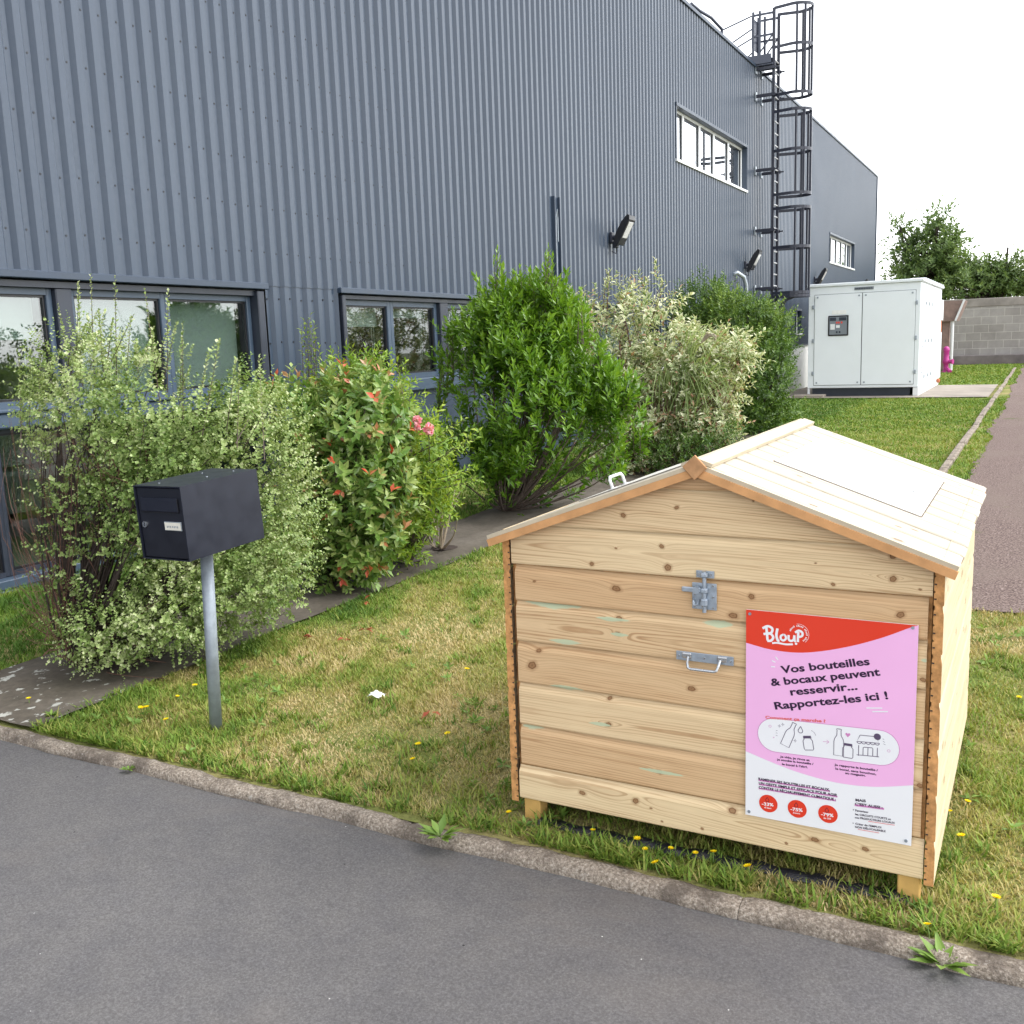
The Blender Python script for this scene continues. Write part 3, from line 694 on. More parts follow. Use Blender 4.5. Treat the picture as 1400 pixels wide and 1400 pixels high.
def foot(mb):
    mb.tube([(LX+.62, LY0, 2.60), (LX+.35, LY0, 2.5), (LX+.2, LY0, 2.3), (LX+.16, LY0, 2.0)], .05, 8)
one('cage_strut', 'dark_steel', lad, foot)

# ---------------------------------------------------------------- floodlights, tray, conduit
def floodlight(loc, label):
    t = thing('floodlight', label, 'floodlight', loc, 'floodlights along the metal wall'); x, y, z = loc
    one('wall_bracket', 'dark_steel', t, lambda mb: (mb.box(x+.005, x+.05, y-.07, y+.07, z-.09, z+.09, 0, .01), mb.tube([(x+.04, y, z), (x+.17, y, z+.01)], .038, 8), mb.box(x+.05, x+.13, y-.05, y+.05, z-.17, z-.06, 0, .015), mb.tube([(x+.1, y, z-.16), (x+.09, y+.02, z-.26), (x+.02, y, z-.22)], .012, 6)))
    R = Matrix.Translation((x+.17, y, z+.0)) @ Matrix.Rotation(math.radians(28), 4, 'Y')
    def head(mb):
        mb.xf = R
        pr = [(-.03, -.11), (.02, -.145), (.07, -.145), (.085, -.13), (.085, .40), (.05, .47), (.0, .47), (-.05, .30), (-.06, .05)]
        mb.prism([(a*.85, b*.82) for a, b in pr], lambda p, yy: (p[0], yy, p[1]), -.135, .135)
    one('housing', 'plastic_black', t, head)
    def ln(mb): mb.xf = R; mb.box(.073, .081, -.10, .10, .015, .29, 0, .004)
    one('lens', 'lens', t, ln)
    return t
fl = floodlight((WX, 15.8, 3.32), 'nearest black floodlight on the metal wall, above the cream variegated shrub')
for y, z, lb in ((24.28, 3.33, 'black floodlight on the metal wall just before the caged ladder'), (32.57, 3.32, 'black floodlight on the wall between the caged ladder and the white cabinet'), (40.9, 3.32, 'farthest floodlight, its tip just showing over the white cabinet')):
    c = copy_tree(fl, loc=(WX, y, z)); c['label'] = lb
tray = thing('cable_tray', 'grey perforated cable tray running up the ribbed wall behind the glossy green shrub', 'cable tray', (WX, 13.62, 2.25))
one('channel', 'trim', tray, lambda mb: (mb.box(WX+.004, WX+.02, 13.53, 13.72, 2.29, 3.74), mb.box(WX+.02, WX+.06, 13.53, 13.545, 2.29, 3.74), mb.box(WX+.02, WX+.06, 13.705, 13.72, 2.29, 3.74)))
one('cable', 'galv', tray, lambda mb: (mb.tube([(WX+.04, 13.6, 2.3), (WX+.04, 13.6, 3.45), (WX+.05, 13.63, 3.56), (WX+.04, 13.66, 3.45), (WX+.04, 13.66, 3.1)], .008, 6)))
pipe = thing('vent_pipe', 'pale bent pipe coming out of the wall beside the dark green bush', 'pipe', (WX, 23.4, 0))
one('bend', 'galv', pipe, lambda mb: mb.tube([(WX-.05, 23.3, 3.05), (WX+.08, 23.35, 3.10), (WX+.19, 23.5, 3.0), (WX+.22, 23.6, 2.8), (WX+.22, 23.6, 1.3)], .05, 10), True)
one('clip', 'dark_steel', pipe, lambda mb: mb.box(WX+.005, WX+.17, 23.58, 23.62, 2.3, 2.34))

# ---------------------------------------------------------------- white generator cabinet
gen = thing('generator_cabinet', 'large white metal generator cabinet with two front doors on a concrete slab', 'cabinet', (-4.0, 29, .03))
gx0, gx1, gy0, gy1, gz0, gz1 = -5.36, -2.68, 26.42, 32.0, .24, 2.80
one('body', 'white_metal2', gen, lambda mb: mb.box(gx0, gx1, gy0, gy1, gz0, gz1, 0, .012))
def groof(mb):
    mb.box(gx0-.04, gx1+.06, gy0-.05, gy1+.04, gz1, gz1+.075, 0, .012)
    for i in range(9): mb.box(gx1-.3, gx1+.075, gy0+.3+i*.6, gy0+.55+i*.6, gz1+.075, gz1+.10, 0, .01)
one('roof', 'white_metal2', gen, groof)
one('skid', ['frame_dark', 'white_metal'], gen, lambda mb: (mb.box(gx0+.1, gx1-.2, gy0+.12, gy1-.1, .03, gz0), mb.box(gx1-.12, gx1-.0, gy0+.0, gy1-.1, .03, gz0-.01, 1), mb.box(gx0, gx0+.05, gy0+.02, gy0+.1, .03, gz0, 1)))
def gdoor(x0, x1, hx):
    z0, z1 = .32, 2.60; y = gy0
    d = one('door', ['white_metal2', 'seam'], gen, lambda mb: (mb.box(x0-.012, x1+.012, y-.004, y-.001, z0-.012, z1+.012, 1), mb.box(x0, x1, y-.022, y-.006, z0, z1, 0, .005)))
    def hg(mb):
        for z in (.62, 1.45, 2.3): mb.box(hx-.03, hx+.03, y-.045, y-.023, z-.05, z+.05, 0, .008)
    one('hinge', 'galv_dull', d, hg)
    def sc(mb):
        for xx in (x0+.07, x1-.07):
            for z in (z0+.06, z1-.06): mb.box(xx-.02, xx+.02, y-.03, y-.023, z-.02, z+.02)
    one('door_screw', 'galv_dull', d, sc)
    return d
d1 = gdoor(-5.20, -4.05, -5.23); gdoor(-4.03, -2.80, -2.77)
def cpanel(mb):
    x0, x1, z0, z1, y = -4.86, -4.36, 1.56, 2.07, gy0-.024
    mb.box(x0, x1, y-.02, y, z0, z1, 0, .012); mb.box(x0+.035, x1-.035, y-.026, y-.021, z0+.035, z1-.035, 1)
    mb.box(x0+.05, x0+.2, y-.032, y-.027, z1-.13, z1-.05, 2); mb.box(x0+.27, x1-.05, y-.032, y-.027, z1-.13, z1-.05, 2)
    mb.box(x0+.06, x0+.17, y-.032, y-.027, z0+.16, z0+.30, 3); mb.box(x0+.2, x0+.29, y-.032, y-.027, z0+.2, z0+.27, 3)
    for q in (.2, .25, .32): mb.box(x0+q, x0+q+.035, y-.032, y-.027, z1-.20, z1-.155, 4)
    for q in (.2, .27): mb.box(x0+q, x0+q+.04, y-.032, y-.027, z0+.07, z0+.12, 2)
one('control_panel', ['plastic_black', 'grey_glass', 'frame_dark', 'white_metal', 'ink_red'], d1, cpanel)
one('notice', 'paper', d1, lambda mb: mb.box(-4.77, -4.42, gy0-.03, gy0-.023, 2.10, 2.20))
one('name_plate', ['grey_glass', 'frame_dark'], gen, lambda mb: (mb.box(-4.24, -3.78, gy0-.012, gy0-.001, 2.675, 2.745), [mb.box(-4.21+i*.04, -4.21+i*.04+.026, gy0-.016, gy0-.013, 2.695, 2.725, 1) for i in range(10)]))
def gside(mb):
    x = gx1
    for i in range(1, 6): mb.box(x-.001, x+.006, gy0+.35+i*.85, gy0+.37+i*.85, .3, 2.75, 0)
    for z in (.45, 1.35, 2.3):
        for i in range(3): mb.box(x+.001, x+.02, gy0+1.2+i*.85, gy0+1.26+i*.85, z-.04, z+.04, 1)
    for i in range(7): mb.box(x+.001, x+.018, gy0+.52, gy0+.62, .55+i*.13, .60+i*.13, 1)
    mb.box(x+.001, x+.012, gy0+.4, gy0+.75, .42, 1.5, 2)
one('side_panel', ['seam', 'galv_dull', 'white_metal2'], gen, gside)
def hood(mb):
    mb.box(gx1-.5, gx1-.02, gy1+.005, gy1+1.0, 1.9, 2.5, 0, .01); mb.box(gx1-.45, gx1-.05, gy1+.1, gy1+.9, 1.55, 1.9, 1); mb.box(gx1-.08, gx1-.04, gy1+.005, gy1+.9, .2, 1.55, 0); mb.box(gx1-.5, gx1-.10, gy1+.01, gy1+.8, .25, 1.5, 2)
one('exhaust_hood', ['white_metal2', 'orange_brick', 'frame_dark'], gen, hood)
one('drain_tap', 'orange_brick', gen, lambda mb: mb.lathe([(.03, 0), (.05, .03), (.05, .09), (.02, .12)], (gx1+.06, 31.1, .12), 10))
step = thing('concrete_step', 'small grey concrete block on the grass at the left corner of the white cabinet', 'block', (-5.2, 26.0, 0))
one('block', 'slab', step, lambda mb: mb.box(-5.62, -4.85, 25.82, 26.25, .0, .10, 0, .012))

# ---------------------------------------------------------------- far wall, shelter, hydrant
bw = thing('block_wall', 'tall grey concrete block wall closing the far end of the lawn', 'wall', (0, 51, 0))
one('blockwork', 'blocks', bw, lambda mb: mb.box(-12, 9, 51, 51.25, .3, 2.62))
one('coping', 'coping', bw, lambda mb: mb.box(-12, 9, 50.97, 51.28, 2.62, 2.99, 0, .015))
one('footing', 'footing', bw, lambda mb: mb.box(-12, 9, 50.4, 51.0, 0, .42, 0, .02))
sh = thing('shelter', 'small brown wooden shelter with a sloping white edge behind the white cabinet', 'shelter', (-3.6, 43, 0))
one('roof', ['brown_wood', 'white_metal'], sh, lambda mb: (mb.prism([(-5.2, 1.95), (-3.0, 1.95), (-2.72, 2.72), (-5.2, 2.72)], lambda p, y: (p[0], y, p[1]), 42.5, 44), mb.tube([(-3.04, 42.44, 1.95), (-2.74, 42.44, 2.76)], .05, 4, 1)))
one('post', 'brown_wood', sh, lambda mb: mb.box(-3.50, -3.25, 42.7, 42.95, 0, 1.95))
one('downpipe', 'white_metal', sh, lambda mb: mb.tube([(-3.14, 42.62, 0), (-3.14, 42.62, 1.95)], .055, 8))
one('back_wall', 'brown_wood', sh, lambda mb: mb.box(-5.2, -3.55, 43.8, 43.95, 0, 1.95))
hy = thing('hydrant', 'magenta pink hydrant standing behind the white cabinet', 'hydrant', (-3.22, 41.2, 0))
one('barrel', 'pink', hy, lambda mb: mb.lathe([(.16, 0), (.16, .06), (.09, .10), (.09, .34), (.13, .38), (.13, .48), (.10, .52), (.10, .80), (.125, .84), (.10, .95), (.04, 1.0)], (-3.22, 41.2, 0), 14), True)
one('outlet', 'pink', hy, lambda mb: (mb.tube([(-3.22, 41.2, .43), (-2.98, 41.1, .43)], .075, 10), mb.tube([(-3.0, 41.11, .43), (-2.97, 41.1, .43)], .10, 10), mb.tube([(-3.22, 41.2, .2), (-3.05, 41.0, .05)], .08, 8)))

# ---------------------------------------------------------------- wooden collection crate
XL, XR, YF, DEP, ZB, ZE, ZA = -1.503, -.228, 2.775, 1.35, .081, 1.0, 1.250
XM = (XL+XR)/2; SL = (ZA-ZE)/((XR-XL)/2+.055)
crate = thing('wooden_crate', 'pale pine crate shaped like a little house with pitched plank roof by the kerb', 'crate', (XM, YF+DEP/2, 0))
class Boards:
    """pine boards as fine grids carrying the run of their grain round the knots"""
    def __init__(s): s.V = []; s.T = []; s.A = {k: [] for k in ('grain', 'along', 'knot', 'green', 'tone')}; s.o = 0
    def board(s, pos, L, W, rng, knots=(), green=(), tone=None, du=.006, dv=.004, vc=None, prof=None):
        nu, nv = max(2, int(L/du)), max(3, int(W/dv)); u = np.linspace(0, L, nu+1); 
        v = np.linspace(0, W, nv+1) if prof is None else np.asarray(prof)*W
        nv = len(v)-1
        U, Vv = [a.ravel() for a in np.meshgrid(u, v)]
        P = pos(U, Vv); vc = rng.uniform(-.5, 1.5)*W if vc is None else vc
        us = U-L*rng.uniform(-.2, 1.2); a = rng.uniform(.004, .02); b = rng.uniform(.004, .035)
        h = np.sqrt((Vv-vc+b*us+.006*np.sin(U*3+rng.uniform(0, 6)))**2+a*a*(.3+np.abs(us))**2)+rng.uniform(0, 3)
        kn = np.zeros_like(U); gn = np.zeros_like(U)
        for ku, kv, r in knots:
            dx, dy = U-ku, Vv-kv; d2 = (dx*.42)**2+dy**2; s2 = (2.4*r)**2
            h = h+np.sign(kv-vc+1e-6)*1.5*r*np.exp(-d2/s2)
            d = np.sqrt((dx*.80)**2+(dy*1.05)**2)/r; th = np.arctan2(dy, dx); d = d*(1+.12*np.sin(2*th+ku*50)+.06*np.sin(5*th+kv*90)); kn = np.maximum(kn, np.clip(1-d/2.5, 0, 1))
        for gu0, gu1, gv, gw in green:
            c = (gu0+gu1)/2; hw = abs(gu1-gu0)/2; q = np.clip(1-((U-c)/hw)**2, 0, 1)
            gn = np.maximum(gn, np.clip(1.3*q-np.abs(Vv-gv)/gw*.8, 0, 1)*(q > 0))
        tn = rng.uniform(.1, .9) if tone is None else tone
        i = (np.arange(nv)[:, None]*(nu+1)+np.arange(nu)[None]).ravel()
        s.V.append(P); s.T.append(np.stack([i, i+1, i+nu+2, i+nu+1], 1)+s.o); s.o += len(P)
        for k, x in (('grain', h), ('along', U+rng.uniform(0, 20)), ('knot', kn), ('green', gn), ('tone', np.full_like(U, tn))): s.A[k].append(x)
    def build(s, name, mat, parent):
        return np_mesh(name, np.concatenate(s.V), np.concatenate(s.T), mat, parent, {k: np.concatenate(v) for k, v in s.A.items()})
# shiplap section: flush face, rounded foot, top run in under the board above
VP = np.r_[0, .012, .03, np.linspace(.05, .78, 50), .82, .86, .90, .94, .97, 1.0]
def depth(t): return np.interp(t, [0, .015, .04, .80, .84, .90, .95, 1.0], [.0045, .0015, 0, 0, .0022, .0085, .0125, .0135])
rngw = np.random.default_rng(5)
KN = [(852, 704.5, .009), (925, 694, .007), (904.5, 747, .008), (913, 776, .012), (809, 771, .008), (842, 749.5, .004), (842, 805, .013), (846, 846, .010), (844.5, 867, .009), (727, 910, .016),
      (736, 890, .009), (945, 942, .011), (1002, 842, .012), (831, 991, .010), (901, 1056, .009), (869, 1095, .011), (796, 1084, .010), (832, 956, .008), (1027, 816, .010), (1221, 760, .010), (1221, 791.5, .010),
      (1139, 799, .006), (1231, 841, .011), (1001, 1109, .011), (1114, 1148, .010), (1183, 1161, .009), (1075, 1153, .005), (1183, 1130, .007), (890, 1105, .004), (905, 1123, .004), (960, 1133, .005),
      (1030, 685, .004), (1100, 703, .004), (730, 795, .005), (728, 672, .005), (1115, 770, .003), (1258, 806, .004), (1262, 930, .008), (1258, 1075, .009)]
GREEN = [((705, 823), (803, 832), .010), ((743, 876), (800, 879), .008), ((955, 850), (1006, 858), .009), ((742, 936), (806, 946), .007), ((808, 847), (868, 847), .006), ((862, 1049), (945, 1063), .005),
         ((800, 990), (840, 991), .006), ((830, 868), (862, 868), .006), ((1257, 901), (1271, 906), .006), ((1020, 852), (1050, 860), .006), ((711, 992), (745, 999), .005)]
KW = [(*at(x, y, YF)[[0, 2]], r) for x, y, r in KN]; GW = [(at(*a, YF), at(*b, YF), w) for a, b, w in GREEN]
def front(bset, z0, z1, x0, x1, tone, roof=False, inset=0.0, shift=.0):
    W = z1-z0
    def pos(u, v):
        x = x0+u; z = z0+v; y = YF+inset+depth(v/W)
        if roof: z = np.minimum(z, ZA-.022-SL*np.abs(x-XM)+0*x)
        return np.stack([x, y, z], 1)
    kn = [(x-x0, z-z0, r*.72) for x, z, r in KW if z0-.004 < z < z1+.004]
    gn = [(a[0]-x0, b[0]-x0, (a[2]+b[2])/2-z0, w) for a, b, w in GW if z0 < (a[2]+b[2])/2 < z1+.008]
    bset.board(pos, x1-x0, W, rngw, kn, gn, tone, du=.003, prof=VP, vc=rngw.choice([-.4, .35, .6, 1.3])*W)
g = Boards()
front(g, 1.163, 1.262, XL, XR, .62, True); front(g, 1.029, 1.165, XL, XR, .18, True); front(g, .898, 1.031, XL, XR, .15, True)
g.build('gable', 'pine', crate)
d = Boards()
for z0, z1, tn in ((.775, .893, .75), (.637, .777, .42), (.493, .639, .62), (.346, .495, .22), (.203, .348, .66)): front(d, z0, z1, XL+.009, XR-.010, tn, False, .003)
door = d.build('door', 'pine', crate)
b = Boards(); front(b, ZB, .198, XL, XR, .05); b.build('base_board', 'pine', crate)
one('inner_panel', 'end_grain', crate, lambda mb: mb.box(XL+.001, XR-.001, YF+.018, YF+.034, ZB+.004, ZE-.03))
one('inner_gable', 'end_grain', crate, lambda mb: mb.prism([(XL+.03, ZE-.06), (XR-.03, ZE-.06), (XM, ZA-.05)], lambda p, y: (p[0], y, p[1]), YF+.018, YF+.034))
# side walls with their saw-cut board ends showing at the corners
def side(s):
    x_in = XR+.003 if s > 0 else XL-.003; th = .026; bs = Boards(); zs = np.linspace(ZB-.012, ZE+.012, 8); ends = MB()
    for z0, z1 in zip(zs[:-1], zs[1:]):
        W = z1-z0
        def pos(u, v):
            return np.stack([x_in+s*(th-depth(v/W)*.26), YF-.004+u, z0+v], 1)
        L = DEP+.03; kn = [(rngw.uniform(.05, L-.05), rngw.uniform(.02, W-.03), rngw.uniform(.006, .012)) for _ in range(3)]
        gq = [(q, q+rngw.uniform(.05, .2), rngw.uniform(.02, W), .006) for q in rngw.uniform(0, L-.2, 1)]
        bs.board(pos, L, W, rngw, kn, gq, rngw.uniform(.1, .8), du=.012, dv=.005, prof=VP)
        t = np.array([0, .015, .04, .80, .84, .90, .95, 1.0]); pr = [(x_in+s*(th-float(depth(q))*.26), z0+q*W) for q in t]
        pr = pr+[(x_in+s*.004, z1), (x_in+s*.004, z1-.012), (x_in+s*.0005, z1-.013), (x_in, z0+W*.62), (x_in+s*.004, z0+W*.61), (x_in+s*.004, z0+W*.585), (x_in, z0+W*.575), (x_in, z0+W*.3), (x_in+s*.004, z0+W*.29), (x_in+s*.004, z0+W*.265), (x_in, z0+W*.255), (x_in, z0)]
        if s < 0: pr = pr[::-1]
        for yy in (YF-.0042, YF-.0042+L):
            c = [(x, yy, z) for x, z in pr]; ends.poly(c if yy < YF else c[::-1])
        ends.box(min(x_in, x_in+s*.002), max(x_in, x_in+s*.002), YF+.02, YF+L-.02, z0, z1)
        for q in (.12, .42, .8):   # knots and splits in the end grain
            a = z0+W*q; ends.box(x_in+s*.004-.003, x_in+s*.004+.003, YF-.0052, YF-.004, a, a+.004, 1)
    w = bs.build('side_wall', 'pine_side', crate); ends.build('board_end', ['end_grain', 'bark_dark'], w); return w
side(1); side(-1)
bk = Boards()
for z0, z1 in zip(np.linspace(ZB, ZE, 8)[:-1], np.linspace(ZB, ZE, 8)[1:]):
    bk.board(lambda u, v: np.stack([XR-u, np.full_like(u, YF+DEP-.002)-depth(v/(z1-z0)), z0+v], 1), XR-XL, z1-z0, rngw, [], [], du=.05, dv=.01, prof=VP)
bk.board(lambda u, v: np.stack([XR-u, np.full_like(u, YF+DEP-.002), np.minimum(ZE+v, ZA-.03-SL*np.abs(XR-u-XM))], 1), XR-XL, ZA-ZE, rngw, [], [], du=.05, dv=.02)
bk.build('back_wall', 'pine', crate)
one('floor_board', 'leg_wood', crate, lambda mb: mb.box(XL+.03, XR-.03, YF+.04, YF+DEP-.03, ZB+.006, ZB+.03))
for x in (XL+.008, XR-.068):
    for y in (YF+.014, YF+DEP-.08): one('leg', 'leg_wood', crate, lambda mb: mb.box(x, x+.060, y, y+.060, -.012, ZB+.004, 0, .003))
one('bearer', 'leg_wood', crate, lambda mb: (mb.box(XL+.07, XL+.16, YF+.05, YF+DEP-.05, ZB-.012, ZB+.005), mb.box(XR-.16, XR-.07, YF+.05, YF+DEP-.05, ZB-.012, ZB+.005)))
# roof: eleven boards a side running from ridge to eave
YR0, YR1 = YF-.032, YF+DEP+.058; EAVE = (XR-XL)/2+.066
ca = math.cos(math.atan(SL)); sa = math.sin(math.atan(SL))
def rpt(s, u, v, up):  # u down the slope from the ridge, v = y
    return np.stack([XM+s*(u*ca+up*sa), v, ZA-u*sa+up*ca], 1)
MAT['lid_panel'] = plain('overexposed_lid_panel', (.62, .60, .54), .6, 0, .06, 5, .25)  # whiter than the roof boards: overexposure is painted into the lid
def roofside(s):
    bs = Boards(); L = EAVE/ca; n = 11; w = (YR1-YR0)/n; mbx = MB()
    for k in range(n):
        ya = YR0+k*w; kn = [(rngw.uniform(.05, L-.05), rngw.uniform(.02, w-.03), rngw.uniform(.005, .009)) for _ in range(2)]
        gq = [(q, q+rngw.uniform(.05, .15), rngw.choice([.01, w-.02]), .005) for q in rngw.uniform(0, L-.1, 1)]
        sag = rngw.uniform(-.0015, .0015); el = rngw.uniform(-.004, .004)
        def pos(u, v):
            t = v/w; g = np.interp(t, [0, .046, .052, .10, .90, .948, .954, 1], [-.021, -.020, -.003, 0, 0, -.003, -.020, -.021]); lip = np.interp(u, [0, L-.004, L], [0, 0, -.003])
            return rpt(s, u*(1+el/L), ya+v, sag+g+lip)
        bs.board(pos, L, w, rngw, kn, gq, rngw.uniform(0, .6), du=.01, dv=.0045, prof=np.r_[0, .046, .052, .10, np.linspace(.13, .87, 20), .90, .948, .954, 1])
    r = bs.build('roof_slope', 'pine_roof_lit', crate)
    def under(mb):
        q = [(0, -.0205), (L, -.0205), (L, -.027), (0, -.027)]
        P = [[Vector(rpt(s, np.array([u]), np.array([y]), np.array([h]))[0]) for u, h in q] for y in (YR0+.002, YR1-.002)]
        mb.add(P[0]+P[1], [(0, 1, 2, 3), (7, 6, 5, 4), (0, 4, 5, 1), (1, 5, 6, 2), (2, 6, 7, 3), (3, 7, 4, 0)])
    one('roof_underside', 'end_grain', r, under)
    def obx(mb, u0, u1, y0, y1, h0, h1, mi=0):
        P = [Vector(rpt(s, np.array([u]), np.array([y]), np.array([h]))[0]) for h in (h0, h1) for u, y in ((u0, y0), (u1, y0), (u1, y1), (u0, y1))]
        mb.add(P, [(0, 3, 2, 1), (4, 5, 6, 7), (0, 1, 5, 4), (1, 2, 6, 5), (2, 3, 7, 6), (3, 0, 4, 7)], mi)
    one('barge_batten', 'batten', crate, lambda mb: obx(mb, .012, L+.002, YR0-.016, YR0-.0005, -.037, -.0135))
    one('front_edge', 'pine_lath', r, lambda mb: obx(mb, .005, L-.001, YR0-.012, YR0+.004, -.0130, -.0004))
    one('ridge_cap', 'pine_lath', crate, lambda mb: obx(mb, .002, .046, YR0-.004, YR1+.002, .0015, .013))
    def lid(mb):
        u0, u1, y0, y1 = .13, .60, YR0+.42, YR0+1.20
        for a in ((u0, u1, y0-.004, y0, .0003, .0012), (u0, u1, y1, y1+.003, .0003, .0012), (u0-.003, u0, y0, y1, .0003, .0012), (u1, u1+.003, y0, y1, .0003, .0012)): obx(mb, *a, 1)
        obx(mb, u0+.0005, u1-.0005, y0+.0005, y1-.0005, .0013, .0035)
    lo = one('lid', ['lid_panel', 'bark'], r, lid)
    def handle(mb):
        u, yc = .54, YR0+.80
        if s < 0: u, yc = .47, YR0+.50
        R = lambda uu, yy, h: rpt(s, np.array([uu]), np.array([yy]), np.array([h]))[0]
        hh = .046
        mb.tube([R(u, yc-.06, .003), R(u, yc-.06, hh-.01), R(u, yc-.05, hh), R(u, yc+.05, hh), R(u, yc+.06, hh-.01), R(u, yc+.06, .003)], .0055, 8)
        for q in (yc-.06, yc+.06): obx(mb, u-.012, u+.012, q-.014, q+.014, .0036, .0065)
    one('lid_handle', 'white_metal', lo, handle, True)
roofside(1); roofside(-1)
MAT["batten_brown"] = plain("brown_ridge_block", (.46, .25, .12), .75, 0, .2, 30, .25)
def diamond(mb):
    mb.xf = Matrix.Translation((XM, YR0-.018, ZA-.012)) @ Matrix.Rotation(PI/4+.03, 4, 'Y'); mb.box(-.026, .026, -.006, .001, -.026, .026, 0, .0015)

one('ridge_block', 'batten_brown', crate, diamond)
# barrel bolt and pull handle on the hatch
YS = YF-.0015
def bolt(mb):
    mb.box(-.891, -.816, YS-.003, YS, .806, .887, 0, .0012); mb.box(-.878, -.823, YS-.004, YS-.001, .903, .925, 0, .0012)
    mb.tube([(-.8505, YS-.012, .80), (-.8505, YS-.012, .925)], .0065, 10)
    for z0, z1 in ((.818, .842), (.858, .874), (.906, .921)): mb.box(-.861, -.840, YS-.021, YS-.003, z0, z1, 0, .004)
    mb.box(-.918, -.86, YS-.022, YS-.015, .860, .876, 0, .003); mb.tube([(-.872, YS-.010, .868), (-.872, YS-.026, .868)], .011, 10)
    mb.tube([(-.884, YS-.003, .836), (-.884, YS-.015, .833), (-.880, YS-.017, .822), (-.871, YS-.015, .822), (-.868, YS-.003, .836)], .003, 6)
    for x, z in ((-.826, .880), (-.826, .846), (-.826, .813), (-.882, .813), (-.882, .852), (-.870, .914), (-.832, .914)): mb.lathe([(.0042, 0), (.003, .002)], (0, 0, 0), 8) if False else mb.tube([(x, YS-.001, z), (x, YS-.0055, z)], .0036, 8, 1)
one('barrel_bolt', ['zinc', 'chrome'], door, bolt)
def pull(mb):
    mb.box(-.942, -.765, YS-.003, YS, .641, .669, 0, .0012)
    for x in (-.908, -.799): mb.box(x-.015, x+.015, YS-.010, YS-.002, .651, .667, 1, .003)
    mb.tube([(-.903, YS-.008, .655), (-.901, YS-.022, .640), (-.897, YS-.028, .628), (-.890, YS-.029, .625), (-.817, YS-.029, .625), (-.810, YS-.028, .628), (-.806, YS-.022, .640), (-.804, YS-.008, .655)], .0042, 8, 1)
    for x in (-.933, -.853, -.774): mb.tube([(x, YS-.001, .655), (x, YS-.0055, .655)], .0036, 8, 1)
one('pull_handle', ['zinc', 'chrome'], door, pull)
# strip of black film in front of the legs
film = MB()
def fstrip(mb):
    n = 60; vs = []; fs = []
    for i in range(n+1):
        t = i/n; x = -1.43+1.17*t
        for j, (dy, dz) in enumerate(((0, 0), (.012, .012), (.035, .014), (.055, .004))): vs.append((x, 2.752+.012*t+dy+.006*math.sin(i*.7), dz+.004+(.003*math.sin(i*1.3+j)+.002*math.sin(i*2.9+j*2))*(j > 0)))
    for i in range(n):
        for j in range(3): fs.append((i*4+j, i*4+4+j, i*4+5+j, i*4+1+j))
    mb.add(vs, fs)
fs = one('plastic_film', 'black_film', None, fstrip, True)
tag(fs, 'strip of crumpled black plastic film in the grass under the front of the crate', 'plastic film')

# ---------------------------------------------------------------- printed sign
PX0, PX1, PZ0, PZ1 = -.727, -.260, .181, .820; YP = YF-.0075
sign = thing('printed_sign', 'pink, red and white printed board about returning bottles and jars, screwed to the wooden crate', 'sign', ((PX0+PX1)/2, YP, PZ0))
one('panel', 'ink_white', sign, lambda mb: mb.box(PX0, PX1, YP-.0005, YP+.0032, PZ0, PZ1))
LAY = [0]
def ly(k): return YP-.0005-.0002*k
def arc_poly(pts): return [Vector(p) for p in pts]
def smooth_curve(p, n=8):
    p = [np.array(q, float) for q in p]; p = [2*p[0]-p[1]]+p+[2*p[-1]-p[-2]]; out = []
    for i in range(1, len(p)-2):
        for k in range(n):
            t = k/n; a, b, c, d_ = p[i-1:i+3]
            out.append(.5*((2*b)+(-a+c)*t+(2*a-5*b+4*c-d_)*t*t+(-a+3*b-3*c+d_)*t**3))
    out.append(p[-2]); return out
def strip_between(name, mat, top, bot, k):
    mb = MB(); n = len(top); vs = [(q[0], ly(k), q[1]) for q in top]+[(q[0], ly(k), q[1]) for q in bot]
    mb.add(vs, [(n+i, n+i+1, i+1, i) for i in range(n-1)]); return mb.build(name, mat, sign)
redc = smooth_curve([(PX0, .719), (-.657, .707), (-.582, .706), (-.510, .719), (-.429, .744), (-.351, .776), (-.280, .812), (PX1, .8199)])
whc = smooth_curve([(PX0, .383), (-.655, .363), (-.573, .344), (-.467, .332), (-.365, .338), (PX1, .362)])
strip_between('pink_field', 'ink_pink', [(q[0], min(PZ1-.0003, .76)) for q in whc], whc, 1)
strip_between('pink_field', 'ink_pink', [(q[0], PZ1-.0006) for q in redc], [(q[0], min(.7, q[1]-.001)) for q in redc], 2)
strip_between('red_header', 'ink_red', [(q[0], PZ1-.0003) for q in redc], [(q[0], min(q[1], PZ1-.0004)) for q in redc], 3)
def ribbon(mb, pts, w, k, mi=0, closed=False):
    pts = [np.array(q, float) for q in pts]; n = len(pts); L, R = [], []
    LAY[0] += 1; y = ly(k)-.000012*(LAY[0] % 14)
    for i in range(n):
        a = pts[(i-1) % n] if (closed or i) else pts[i]; b = pts[(i+1) % n] if (closed or i < n-1) else pts[i]
        t = (b-a)/max(1e-9, np.linalg.norm(b-a)); nn = np.array([-t[1], t[0]])*w/2; L.append(pts[i]+nn); R.append(pts[i]-nn)
    m = n if closed else n-1
    mb.add([(q[0], y, q[1]) for q in L+R], [(n+i, n+(i+1) % n, (i+1) % n, i) for i in range(m)], mi)
def disc(mb, c, rx, rz, k, mi=0, n=28): mb.poly([(c[0]+rx*math.cos(2*PI*i/n), ly(k), c[1]+rz*math.sin(2*PI*i/n)) for i in range(n)], mi)
